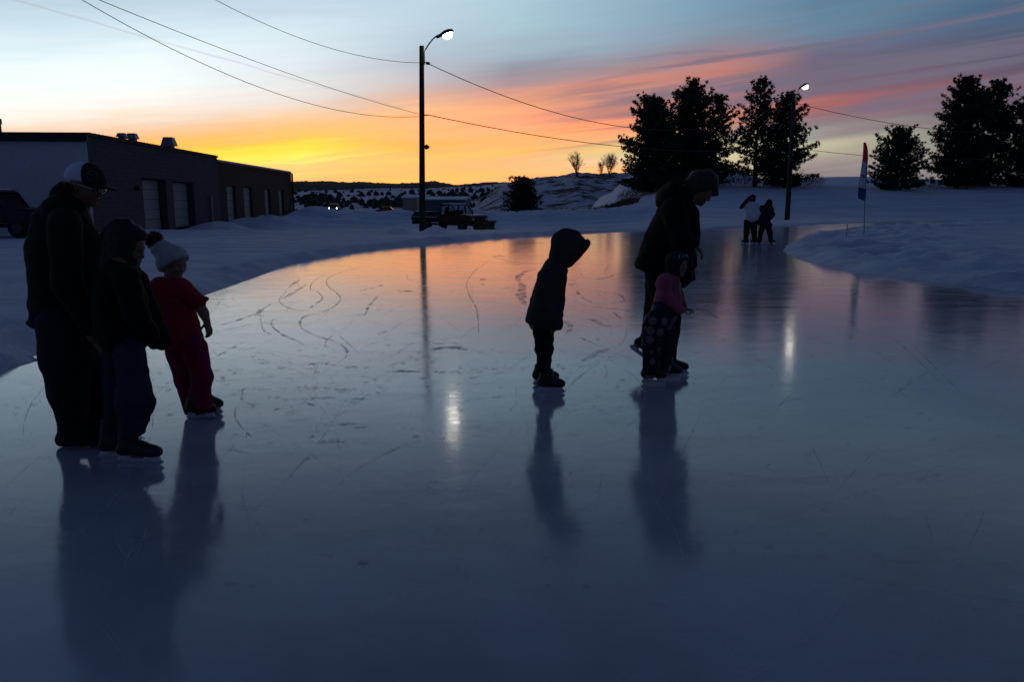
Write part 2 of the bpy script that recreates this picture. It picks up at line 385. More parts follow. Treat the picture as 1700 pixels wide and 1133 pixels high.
Fq = np.stack([ii, ii+1, ii+1+nx, ii+nx], 1)
def fastmesh(name, V, Fq, m, parent=None, smooth=True, loc=None):
    me = bpy.data.meshes.new(name); V = np.ascontiguousarray(V, np.float32); Fq = np.ascontiguousarray(Fq, np.int32)
    k = Fq.shape[1]
    me.vertices.add(len(V)); me.vertices.foreach_set('co', V.ravel())
    me.loops.add(Fq.size); me.loops.foreach_set('vertex_index', Fq.ravel())
    me.polygons.add(len(Fq)); me.polygons.foreach_set('loop_start', np.arange(0, Fq.size, k, dtype=np.int32))
    me.polygons.foreach_set('loop_total', np.full(len(Fq), k, np.int32))
    me.polygons.foreach_set('use_smooth', np.full(len(Fq), smooth))
    me.update(calc_edges=True); me.validate(); me.materials.append(m)
    o = bpy.data.objects.new(name, me); C.collection.objects.link(o)
    if parent: o.parent = parent
    if loc is not None: o.location = loc
    return o
setp(fastmesh('snow_ground', V, Fq, M_snow), kind='structure')
def hz(x, y): return float(terrain(np.array([x]), np.array([y]))[0])

ice_pts = OUT
ice = link('ice', [(x, y, 0) for x, y in ice_pts], [tuple(range(len(ice_pts)))], M_ice); setp(ice, kind='structure')

# ------------------------------------------------------------------ skate marks on the ice
M_frost = bpy.data.materials.new('ice_shavings'); M_frost.use_nodes = True
t = M_frost.node_tree; b = t.nodes['Principled BSDF']; b.inputs['Roughness'].default_value = .8; b.inputs['Base Color'].default_value = (.50, .52, .58, 1)
tcx = t.nodes.new('ShaderNodeTexCoord'); nz_ = t.nodes.new('ShaderNodeTexNoise'); nz_.inputs['Scale'].default_value = 6; nz_.inputs['Detail'].default_value = 6; nz_.inputs['Roughness'].default_value = .75
t.links.new(tcx.outputs['Object'], nz_.inputs['Vector'])
mr_ = t.nodes.new('ShaderNodeMapRange'); mr_.inputs[1].default_value = .42; mr_.inputs[2].default_value = .70; mr_.inputs[4].default_value = .85
t.links.new(nz_.outputs[0], mr_.inputs[0]); t.links.new(mr_.outputs[0], b.inputs['Alpha'])
sv, sf = [], []
def ribbon(pts, w, z=.004):
    """tapered flat ribbon through ground points"""
    n = len(pts)
    if n < 2: return
    o = len(sv)
    for i, (x, y) in enumerate(pts):
        x0, y0 = pts[max(i-1, 0)]; x1, y1 = pts[min(i+1, n-1)]; dx, dy = x1-x0, y1-y0; l = math.hypot(dx, dy) or 1
        k = w*.5*(math.sin(math.pi*min(1, max(0, (i+.35)/(n-.3))))**.5)*random.uniform(.55, 1.3)
        sv.append((x-dy/l*k, y+dx/l*k, z)); sv.append((x+dy/l*k, y-dx/l*k, z))
    for i in range(n-1): sf.append((o+2*i, o+2*i+1, o+2*i+3, o+2*i+2))
Z7 = lambda L: [g2(350+a/2.832, 380+b_/2.832) for a, b_ in L]
Z3 = lambda L: [g2(820+a/2.832, 260+b_/2.832) for a, b_ in L]
for L, w in [([(395,250),(340,310),(320,335),(350,365),(430,385),(500,350),(525,325),(500,295),(470,285),(480,250),(540,215)], .045),
             ([(800,165),(640,195),(555,230),(548,265),(590,300),(610,330),(580,365),(530,390),(450,410),(420,435),(430,470),(500,505),(580,530),(630,560),(640,590),(620,620)], .05),
             ([(330,415),(290,430),(290,460),(340,500),(400,525),(440,545)], .05), ([(0,615),(80,572),(150,535)], .04),
             ([(10,460),(100,440),(180,410),(215,400),(240,380),(290,350)], .06), ([(320,335),(380,305),(450,262)], .09), ([(205,405),(225,395),(240,378)], .13), ([(205,405),(250,410)], .10),
             ([(235,415),(235,430),(250,480),(300,500),(240,497)], .03), ([(150,760),(150,810),(205,830)], .03), ([(150,810),(115,850),(120,900),(160,950),(200,985)], .018),
             ([(705,290),(770,275),(815,262)], .07), ([(880,293),(955,293)], .2), ([(680,408),(725,403),(740,370),(790,310)], .06), ([(370,270),(420,240)], .09),
             ([(1265,238),(1296,238)], .45), ([(1270,262),(1290,262)], .2), ([(1330,135),(1250,190),(1205,250),(1215,310),(1250,380),(1260,500)], .04), ([(1330,135),(1390,150),(1416,158)], .09), ([(1380,130),(1350,120)],.1),
             ([(1030,535),(1100,545)], .14), ([(1030,572),(1090,560),(1140,558),(1205,572)], .22), ([(560,460),(700,590)], .015),
             ([(925,215),(930,240),(990,250)], .04), ([(450,820),(500,838)], .03), ([(30,1030),(120,1045),(205,1060)], .012), ([(620,470),(580,570),(1416,580)], .02), ([(1170,740),(1350,720)], .025),
             ([(340,885),(430,855)], .02), ([(360,903),(490,898)], .02), ([(780,500),(830,480)], .08), ([(770,495),(800,492)], .10), ([(245,495),(290,497)], .05)]:
    ribbon(catmull(Z7(L), 5), w*.72)
for L, w in [([(200,530),(150,540),(115,565),(118,590)], .16), ([(118,590),(132,610),(128,650),(133,680),(152,700)], .20), ([(340,604),(390,598)], .16), ([(95,414),(270,403)], .30), ([(430,580),(510,574),(560,560),(590,555)], .10), ([(500,683),(560,688),(610,680),(590,650),(515,640)], .06),
             ([(320,770),(355,790),(360,815),(340,835)], .10), ([(0,470),(30,465)], .3), ([(60,462),(150,425),(250,425)], .05), ([(430,470),(520,465)], .06), ([(520,540),(540,510)], .05), ([(380,470),(450,480)], .12), ([(40,620),(115,610)], .05), ([(430,760),(470,770),(520,795),(600,800)], .10), ([(470,930),(535,905)], .12), ([(410,965),(490,925)], .08), ([(390,630),(400,650)], .08), ([(405,660),(460,685)], .05), ([(340,700),(560,715),(690,740)], .05), ([(560,730),(600,765)], .05), ([(700,560),(760,590),(900,640),(1080,665)], .05), ([(930,700),(1000,730),(1060,765)], .12), ([(640,625),(720,612)], .10), ([(900,610),(990,590)], .10), ([(400,850),(520,900)], .03)]:
    ribbon(catmull(Z3(L), 5), w*.8)
rnd = random.Random(5)
for a_, b_ in [(258,632),(280,632),(262,657),(335,653),(483,635),(545,637),(675,650),(735,655),(760,652),(885,668),(915,672),(945,672),(935,690),(1150,672),(1170,680),(480,750),(510,748),(545,752),(600,738),(625,755),(635,768),(530,797),(640,920),(560,1000),(575,990),(375,805),(430,803),(795,748),(20,668),(110,665),(460,660),(250,757),(740,700),(1335,660),(1400,655),(1350,790),(1240,700),(725,935),(670,800),(715,800),(930,940)]:
    cx_, cy_ = Z7([(a_, b_)])[0]; L_ = rnd.uniform(.05, .16); th = rnd.gauss(.1, .3)
    ribbon([(cx_+math.cos(th)*L_*(k/5-.5)+rnd.gauss(0, .01), cy_+math.sin(th)*L_*(k/5-.5)+rnd.gauss(0, .012)) for k in range(6)], rnd.uniform(.02, .05))
    for q_ in range(5):
        x, y = cx_+rnd.gauss(0, .13), cy_+rnd.gauss(0, .05); ribbon([(x, y), (x+.012, y+.004), (x+.028, y)], rnd.uniform(.008, .022))
# long sweeping edges left by skaters along the track
for i in range(420):
    y = rnd.choice([rnd.uniform(3.3, 9), rnd.uniform(9, 30), rnd.uniform(8, 20)]); x = rnd.uniform(-.55*y-.5, .62*y)
    hd = rnd.gauss(.9 if x > 0 else 1.7, .7); cv = rnd.gauss(0, .22); ln = rnd.uniform(.5, 5)*(1.2 if y > 9 else .6)
    pts = []
    for k in range(14):
        pts.append((x, y)); hd += cv*ln/14; x += math.cos(hd)*ln/14; y += math.sin(hd)*ln/14
    ribbon(pts, rnd.uniform(.0025, .006) * (1 if y < 7 else 1.8) * (2.5 if rnd.random() < .04 else 1))
# specks and crumbs
for i in range(620):
    y = 3 + 18*rnd.random()**1.4; x = rnd.uniform(-.62*y, .62*y)
    if rnd.random() < .45: y = rnd.uniform(5.6, 8.2); x = rnd.uniform(-4, 1.0)
    r = rnd.uniform(.004, .013)*(1+y*.10); a = rnd.uniform(0, 3)
    o = len(sv)
    for k in range(5):
        th = k*1.2566+rnd.uniform(-.3, .3); rr = r*rnd.uniform(.5, 1.3)
        sv.append((x+math.cos(th)*rr*1.8, y+math.sin(th)*rr, .004+.0035*(k % 2)))
    sf.append(tuple(range(o, o+5)))
setp(link('skate_marks', sv, sf, M_frost), label='pale scratches and shavings cut by skates across the ice', cat='skate marks', kind='stuff')

# fine pale cuts close to the camera
sv, sf = [], []
M_cut = M_frost.copy(); M_cut.name = 'pale_cut'; M_cut.node_tree.nodes['Principled BSDF'].inputs['Base Color'].default_value = (.72, .74, .78, 1)
for n_ in M_cut.node_tree.nodes:
    if n_.type == 'MAP_RANGE': n_.inputs[4].default_value = .55
rnd = random.Random(12)
for i in range(330):
    y = rnd.uniform(2.1, 6.5); x = rnd.uniform(-.68*y, .68*y); hd = rnd.choice([rnd.gauss(1.2, .5), rnd.gauss(.3, .6), rnd.gauss(2.2, .4)]); cv = rnd.gauss(0, .5); ln = rnd.choice([rnd.uniform(.08, .4), rnd.uniform(.3, 1.6)])
    pts = []
    for k in range(12):
        pts.append((x, y)); hd += cv*ln/12+rnd.gauss(0, .03); x += math.cos(hd)*ln/12; y += math.sin(hd)*ln/12
    ribbon(pts, rnd.uniform(.0015, .0040)*(1.0 if rnd.random() > .08 else 2.2), .0045)
for L, w in [([(1075,760),(1085,820),(1120,880),(1135,930),(1150,970),(1190,1030),(1240,1100)], .006), ([(905,770),(925,850),(955,890),(958,930)], .004), ([(795,960),(793,1050),(790,1133)], .004), ([(180,880),(220,930),(250,870),(300,820)], .004), ([(120,870),(165,905),(200,880)], .005), ([(200,975),(215,920),(240,900)], .005), ([(1300,850),(1380,900),(1480,960),(1560,1060)], .004), ([(1430,900),(1530,985),(1640,1040)], .004)]:
    ribbon(catmull([g2(*p) for p in L], 8), w, .0045)
for cx_, cy_ in [(140, 930), (280, 920), (215, 900), (335, 850), (250, 985), (470, 880), (930, 880), (1405, 965), (1210, 880), (1620, 1010), (600, 960)]:
    for q_ in range(7):
        a_ = g2(cx_+rnd.gauss(0, 14), cy_+rnd.gauss(0, 5)); th = rnd.gauss(.2, .5); l_ = rnd.uniform(.01, .06)
        ribbon([(a_[0]+math.cos(th)*l_*k, a_[1]+math.sin(th)*l_*k) for k in (0, .5, 1)], rnd.uniform(.003, .008), .0045)
setp(link('fine_scratches', sv, sf, M_cut), label='fine pale blade cuts in the near ice', cat='skate marks', kind='stuff')

# ------------------------------------------------------------------ far hills
def polar_hills(name, r0, r1, nr, a0, a1, na, zf, m):
    rs = np.geomspace(r0, r1, nr); az_ = np.linspace(a0, a1, na)
    A, R = np.meshgrid(az_, rs); x = np.sin(A)*R; y = np.cos(A)*R; z = zf(A, R, x, y)
    i = (np.arange(nr-1)[:, None]*na + np.arange(na-1)[None]).ravel()
    o = fastmesh(name, np.stack([x, y, z], -1).reshape(-1, 3), np.stack([i, i+1, i+1+na, i+na], 1), m)
    return setp(o, kind='structure')
def prof(tab):
    a = np.array([azel(px, py)[0] for px, py in tab]); e = np.array([azel(px, py)[1] for px, py in tab])
    return lambda A: np.interp(A, a, e)
E_far = prof([(-200, 300), (440, 303), (486, 303), (560, 304), (620, 306), (680, 305), (720, 302), (760, 308), (820, 304), (870, 307), (1000, 306), (1300, 306), (1900, 306)])
E_mid = prof([(-200, 318), (485, 318), (560, 315), (640, 313), (700, 313), (800, 309), (850, 305), (900, 309), (1000, 309), (1900, 312)])
E_nr = prof([(700, 352), (780, 345), (830, 312), (870, 301), (900, 298), (930, 296), (958, 289), (990, 292), (1040, 291), (1100, 288), (1150, 280), (1190, 276), (1230, 287), (1270, 300), (1320, 312), (1400, 330), (1900, 340)])
def z_far(A, R, x, y):
    k = sm(2300, 3000, R)*(1-sm(3300, 4500, R)*.4)
    return -6 + k*(CH+6 + E_far(A)*3100 + 7*fbm(x/90, y/90, seed=21) + 3.5*np.abs(vnoise(x/14, y/30, seed=22)))
def z_mid(A, R, x, y):
    k = np.clip((R-230)/(1500-230), 0, 1)**.9
    return -4.2 + k*(CH+4.2+E_mid(A)*1500) + k*4.0*fbm(x/150, y/150, seed=23, o=5) - sm(1550, 2300, R)*25
def z_near(A, R, x, y):
    k = sm(180, 350, R)
    return -4.4 + k*(CH+4.4+E_nr(A)*350 + 1.2*fbm(x/16, y/16, seed=25) + .8*np.abs(vnoise(x/3.5, y/3.5, seed=26)))
polar_hills('far_hills', 1900, 5200, 60, -.62, .72, 900, z_far, snow_mat('hill_forest', (.5, .52, .58), (.018, .22, .34, (.020, .022, .022))))
polar_hills('snowy_hills', 230, 2400, 130, -.62, .72, 700, z_mid, snow_mat('hill_snow', (.70, .72, .80), (.03, .56, .62, (.03, .034, .03))))
polar_hills('near_hill', 175, 420, 90, -.14, .62, 700, z_near, snow_mat('hill_scrub', (.60, .62, .68), (.14, .47, .56, (.035, .032, .026))))

# ------------------------------------------------------------------ implicit-surface modeller for bodies and clothes
class SDF:
    def __init__(s, lo, hi, res, k=.02):
        s.lo = np.array(lo, float); s.res = res; s.k = k
        s.n = np.maximum(4, np.ceil((np.array(hi)-s.lo)/res).astype(int)+1)
        s.d = np.full(s.n, 1.0, np.float32)
    def _sub(s, lo, hi, m):
        a = np.clip(np.floor((np.minimum(lo, hi)-m-s.lo)/s.res).astype(int), 0, s.n-1)
        b = np.clip(np.ceil((np.maximum(lo, hi)+m-s.lo)/s.res).astype(int)+1, 1, s.n)
        if (b <= a).any(): return None
        sl = tuple(slice(a[i], b[i]) for i in range(3))
        g = [s.lo[i]+s.res*np.arange(a[i], b[i]) for i in range(3)]
        return sl, np.meshgrid(*g, indexing='ij')
    def _put(s, sl, d, k, op):
        cur = s.d[sl]; d = d.astype(np.float32)
        if op == 'u':
            k = s.k if k is None else k
            if k <= 0: s.d[sl] = np.minimum(cur, d)
            else:
                h = np.maximum(k-np.abs(cur-d), 0)/k; s.d[sl] = np.minimum(cur, d)-h*h*k*.25
        else:
            k = .004 if k is None else k
            h = np.maximum(k-np.abs(cur+d), 0)/k; s.d[sl] = np.maximum(cur, -d)+h*h*k*.25
    def cap(s, p0, r0, p1, r1, fy=1.0, k=None, op='u', fx=1.0):
        """round cone; fy stretches it along y about its own axis"""
        p0 = np.array(p0, float); p1 = np.array(p1, float); R = max(r0, r1)*max(fy, fx, 1)
        q = s._sub(np.minimum(p0, p1), np.maximum(p0, p1), R+.09)
        if q is None: return s
        sl, (x, y, z) = q
        dx, dy, dz = p1-p0; l2 = dx*dx+dy*dy+dz*dz+1e-12
        t = np.clip(((x-p0[0])*dx+(y-p0[1])*dy+(z-p0[2])*dz)/l2, 0, 1)
        d = np.sqrt(((x-p0[0]-t*dx)/fx)**2+((y-p0[1]-t*dy)/fy)**2+(z-p0[2]-t*dz)**2)-(r0+(r1-r0)*t)
        s._put(sl, d, k, op); return s
    def ell(s, c, r, M=None, k=None, op='u'):
        c = np.array(c, float); r = np.array(r, float); q = s._sub(c, c, r.max()+.06)
        if q is None: return s
        sl, (x, y, z) = q; x = x-c[0]; y = y-c[1]; z = z-c[2]
        if M is not None:   # M columns = local axes in world
            x, y, z = (M[0][0]*x+M[1][0]*y+M[2][0]*z, M[0][1]*x+M[1][1]*y+M[2][1]*z, M[0][2]*x+M[1][2]*y+M[2][2]*z)
        kk = np.sqrt((x/r[0])**2+(y/r[1])**2+(z/r[2])**2)
        d = (kk-1)*r.min()*np.where(kk < 1, 1, 1.0); s._put(sl, d, k, op); return s
    def full(s): return np.meshgrid(*[s.lo[i]+s.res*np.arange(s.n[i]) for i in range(3)], indexing='ij')
    def plane(s, p, nrm, k=.006):
        """remove everything on the side nrm points to"""
        x, y, z = s.full(); nrm = np.array(nrm, float)/np.linalg.norm(nrm)
        d = (x-p[0])*nrm[0]+(y-p[1])*nrm[1]+(z-p[2])*nrm[2]
        h = np.maximum(k-np.abs(s.d-d), 0)/k; s.d = (np.maximum(s.d, d)+h*h*k*.25).astype(np.float32); return s
    def folds(s, amp, fx=7, fy=7, fz=13, seed=0):
        x, y, z = s.full(); m = np.abs(s.d) < amp*3+.03
        X_, Y_, Z_ = x[m], y[m], z[m]
        n = vnoise(X_*fx+.6*vnoise(X_*3, Y_*3, Z_*4, seed+5), Y_*fy, Z_*fz, seed)
        n = (1-2*np.abs(n))*.7 + .5*vnoise(X_*fx*2.3, Y_*fy*2.3, Z_*fz*2.0, seed+1)
        s.d[m] += (amp*n).astype(np.float32); return s
    def mesh(s):
        d = s.d.copy()
        d[0] = d[-1] = 1; d[:, 0] = d[:, -1] = 1; d[:, :, 0] = d[:, :, -1] = 1
        d[d == 0] = 1e-7
        neg = d < 0; nx, ny, nz = s.n
        S = np.zeros((nx-1, ny-1, nz-1, 3), np.float32); Cn = np.zeros((nx-1, ny-1, nz-1), np.float32)
        for ax in range(3):
            o = [(1, 2), (0, 2), (0, 1)][ax]
            for a in (0, 1):
                for b_ in (0, 1):
                    off = [0, 0, 0]; off[o[0]] = a; off[o[1]] = b_
                    off2 = list(off); off2[ax] = 1
                    A = tuple(slice(off[i], s.n[i]-1+off[i]) for i in range(3)); B = tuple(slice(off2[i], s.n[i]-1+off2[i]) for i in range(3))
                    da, db = d[A], d[B]; m = neg[A] != neg[B]
                    t = np.where(m, da/np.where(m, da-db, 1), 0)
                    for i in range(3): S[..., i] += np.where(m, (t if i == ax else off[i]), 0)
                    Cn += m
        act = Cn > 0; idx = np.full(act.shape, -1, np.int64); idx[act] = np.arange(act.sum())
        ijk = np.argwhere(act); V = (ijk+S[act]/Cn[act][:, None])*s.res+s.lo
        Q = []
        for ax in range(3):
            u, v = [(1, 2), (2, 0), (0, 1)][ax]
            A = [slice(1, s.n[i]-1) for i in range(3)]; A[ax] = slice(0, s.n[ax]-1); B = list(A); B[ax] = slice(1, s.n[ax])
            na, nb = neg[tuple(A)], neg[tuple(B)]
            e = np.argwhere(na != nb); flip = na[tuple(e.T)]
            e = e.copy(); 
            for i in range(3):
                if i != ax: e[:, i] += 1
            def g(du, dv):
                f = e.copy(); f[:, u] += du; f[:, v] += dv; return idx[tuple(f.T)]
            q = np.stack([g(-1, -1), g(0, -1), g(0, 0), g(-1, 0)], 1)
            q[~flip] = q[~flip][:, ::-1]; Q.append(q)
        Q = np.concatenate(Q); Q = Q[(Q >= 0).all(1)]
        return V, Q

def basis(fwd, up=(0, 0, 1)):
    """columns: forward, left, up"""
    f = Vector(fwd).normalized(); l = Vector(up).cross(f).normalized(); u = f.cross(l)
    return np.array([[f.x, l.x, u.x], [f.y, l.y, u.y], [f.z, l.z, u.z]])
def head(s, c, r, fwd, up=(0, 0, 1), k=.5, child=False):
    """face, ears, skull; r = half the head height (about .115 adult)"""
    B = basis(fwd, up); c = np.array(c, float)
    L = lambda f, l, u: c + B @ (np.array([f, l, u])*r)
    e = lambda p, rr, kk, op='u': s.ell(L(*p), np.array(rr)*r, B, k=kk*r, op=op)
    cap = lambda a, ra, b_, rb, kk, op='u': s.cap(L(*a), ra*r, L(*b_), rb*r, k=kk*r, op=op)
    e((-.08, 0, .24), (.82, .66, .74), .0)
    e((.10, 0, -.08), (.58, .56, .72), .25)
    cap((.22, .28, -.45), .24, (.52, .07, -.74), .17, .25); cap((.22, -.28, -.45), .24, (.52, -.07, -.74), .17, .25)
    cap((.52, -.06, -.78), .14, (.52, .06, -.78), .14, .15)                     # chin
    cap((.62, -.26, .14), .10, (.62, .26, .14), .10, .16)                        # brow
    e((.50, .30, -.18), (.22, .22, .24), .2); e((.50, -.30, -.18), (.22, .22, .24), .2)   # cheeks
    e((.72, .24, -.0), (.12, .14, .10), .10, 'd'); e((.72, -.24, -.0), (.12, .14, .10), .10, 'd')
    for l in (.24, -.24): e((.56, l, -.0), (.13, .13, .11), .02)                 # eyeballs
    cap((.66, 0, .06), .06, (.86, 0, -.22), .085, .10); e((.80, .07, -.26), (.08, .07, .06), .05); e((.80, -.07, -.26), (.08, .07, .06), .05)
    cap((.70, -.13, -.46), .055, (.74, .13, -.46), .055, .05); cap((.68, -.11, -.55), .06, (.72, .11, -.55), .06, .04)
    cap((.80, -.16, -.505), .018, (.80, .16, -.505), .018, .03, 'd')
    for l in (.66, -.66):
        e((-.05, l, -.06), (.17, .06, .24), .05); e((-.0, l*1.07, -.04), (.09, .05, .14), .03, 'd')
    return s
def hand(s, w, d, n, sc=1.0, curl=.5, side=1, spread=.12):
    """w wrist, d pointing direction, n palm normal"""
    w = np.array(w, float); d = np.array(Vector(d).normalized()); n = np.array(Vector(n).normalized())
    t = np.cross(d, n)*side; n = np.cross(t*side, d); kk = .004*sc
    pt = lambda a, b_, c: w + (d*a + t*b_ + n*c)*sc
    s.cap(pt(-.02, 0, 0), .026*sc, pt(.03, 0, 0), .024*sc, k=.01*sc)
    for q_ in (-.026, -.009, .009, .026): s.cap(pt(.02, q_*.7, 0), .016*sc, pt(.088, q_*1.05, -.004), .0125*sc, k=.012*sc)
    for i, (q_, ln) in enumerate(((.029, .070), (.010, .080), (-.010, .075), (-.028, .058))):
        p = pt(.090, q_, -.004); a = 0; dirt = q_*spread*8
        for j, f in enumerate((.45, .32, .26)):
            a += curl*(.55+.5*j*.6)
            dv = d*math.cos(a)+n*math.sin(a)+t*dirt*.5; dv /= np.linalg.norm(dv)
            p2 = p+dv*ln*f*sc; s.cap(p, (.0088-.0008*j)*sc, p2, (.0082-.0008*j)*sc, k=kk); p = p2
    p = pt(.025, .028, .006)
    for j, (a, b_, c, l, r_) in enumerate(((.6, .65, .35, .042, .012), (.85, .35, .42, .032, .0098), (.9, .1, .5, .024, .0088))):
        dv = d*a+t*b_+n*c; dv /= np.linalg.norm(dv); p2 = p+dv*l*sc; s.cap(p, r_*sc, p2, r_*.92*sc, k=kk*1.5); p = p2
    return s
def sdf_obj(name, s, m, parent, origin):
    V, Q = s.mesh(); V = V-np.array(origin); return fastmesh(name, V, Q, m, parent)
class Fig:
    """places joints by their pixel and a real depth; radii in pixels become metres there"""
    def __init__(s, foot, res=.0065):
        s.foot = foot; s.Y = foot.y; s.res = res; s.o = (foot.x, foot.y, 0.0)
        s.m = mpp(Vector((foot.x, foot.y, .9)))
    def j(s, px, py, dy=0): return tuple(P(px, py, s.Y+dy))
    def sdf(s, x0, y0, x1, y1, dy0, dy1, k=.025, res=None):
        a = P(x0, y0, s.Y+dy0); b_ = P(x1, y1, s.Y+dy1); c = P(x0, y0, s.Y+dy1); d = P(x1, y1, s.Y+dy0)
        lo = [min(q[i] for q in (a, b_, c, d)) for i in range(3)]; hi = [max(q[i] for q in (a, b_, c, d)) for i in range(3)]
        return SDF(lo, hi, res or s.res, k)
    def cap(s, S, a, ra, b_, rb, fy=1.0, k=None, op='u'):
        S.cap(s.j(*a), ra*s.m, s.j(*b_), rb*s.m, fy=fy, k=k, op=op)

# ------------------------------------------------------------------ skates
M_black = mat('black_leather', (.018, .018, .02), .55, bump=.002, bscale=60)
M_boot = mat('black_boot', (.014, .014, .016), .7, bump=.003, bscale=40)
M_steel = mat('steel', (.6, .6, .62), .22, metal=1, var=.1)
M_holder = mat('white_plastic', (.62, .64, .66), .4, var=.08)
M_lace = mat('laces', (.6, .6, .6), .8, var=.1)
def make_boot_mesh(L, high=.19, figure=False):
    s = SDF((-L*.65, -.09, .02), (L*.65, .09, high+.12), .006, .03)
    a = L/2
    s.cap((-a*.72, 0, .085), .036, (a*.55, 0, .08), .034, fy=.95)
    s.cap((a*.45, 0, .082), .038, (a*.78, 0, .078), .031, fy=1.2)
    s.cap((-a*.62, 0, .10), .040, (-a*.42, 0, high+.06), .048, fy=.95)
    s.cap((-a*.30, 0, .12), .045, (a*.10, 0, .105), .040, fy=.95)
    s.cap((-a*.18, 0, high+.07), .02, (a*.02, 0, high+.0), .022, fy=1.6)        # tongue
    s.plane((0, 0, .055), (0, 0, -1)); s.plane((-a*.4, 0, high+.075), (-.25, 0, 1)); return s.mesh()
SK = {}
def skate(parent, origin, pos, yaw, L=.27, laces=True, name='skate', pitch=0, holder=None, high=.17, blade=True, lacem=None, roll=0):
    """ice skate: boot > blade holder, blade, laces; pos = blade's ground contact"""
    key = (round(L, 2), high)
    if key not in SK: SK[key] = make_boot_mesh(L, high)
    V, Q = SK[key]
    o = fastmesh(name, V, Q, M_black, parent); o.location = Vector(pos)-Vector(origin)
    o.rotation_euler = (roll, pitch, yaw)
    a = L/2
    if blade:
        h = MB(); h.box(-a*.92, -a*.42, -.017, .017, .026, .06, .008); h.box(a*.25, a*.88, -.017, .017, .026, .06, .008); h.box(-a*1.0, a*.98, -.008, .008, .018, .034, .004)
        h.build('blade_holder', holder or M_holder, o)
        b_ = MB(); n = 16; pr = []
        for i in range(n+1):
            x = -a*1.06+2*a*1.06*i/n; e_ = max(0, abs(x)/a-.82); pr.append((x, .0+e_*e_*.30))
        b_.prism(pr+[(a*1.02, .024), (-a*1.02, .024)], -.0018, .0018); b_.build('blade', M_steel, o)
    if laces:
        l_ = MB()
        for i in range(6):
            t = i/5; x = a*.42-(a*.60)*t; z = .118+(high-.03)*max(0, t-.15)*.95; w = .024
            l_.tube([(x, -w, z-.006), (x-.005, 0, z+.010), (x-.012, w, z-.002)], .0035, 5); l_.tube([(x, w, z-.006), (x-.005, 0, z+.012), (x-.012, -w, z-.002)], .0035, 5)
        zt = .118+(high-.03)*.8; xt = -a*.16
        for sg in (-1, 1):
            l_.tube([(xt, 0, zt), (xt+.03, sg*.02, zt+.012), (xt+.035, sg*.035, zt-.01), (xt+.01, sg*.012, zt-.002)], .003, 5)
            l_.tube([(xt, 0, zt), (xt+.03, sg*.012, zt-.015), (xt+.034, sg*.03, zt-.05)], .003, 5)
        l_.build('laces', lacem or M_lace, o, True)
    return o
M_skin = mat('skin', (.17, .085, .05), .55, var=.1, nscale=20)
M_skinf = mat('fair_skin', (.24, .14, .09), .55, var=.08, nscale=20)
def folded(S, amp=.006, seed=0, **k): S.folds(amp, seed=seed, **k); return S

# ------------------------------------------------------------------ people
def fabric(name, col, bump=.0015, bs=120, var=.18, rough=.9): return mat(name, col, rough, var=var, nscale=5, bump=bump, bscale=bs, spec=.2)
def person(foot, label, group=None):
    e = empty('person', (foot.x, foot.y, 0)); setp(e, label, 'person', group); return e
def body_of(fig, S, segs, k=.75):
    for a, ra, b_, rb, fy in segs: fig.cap(S, a, ra*k, b_, rb*k, fy=fy)
CA = (1, 0, 0)
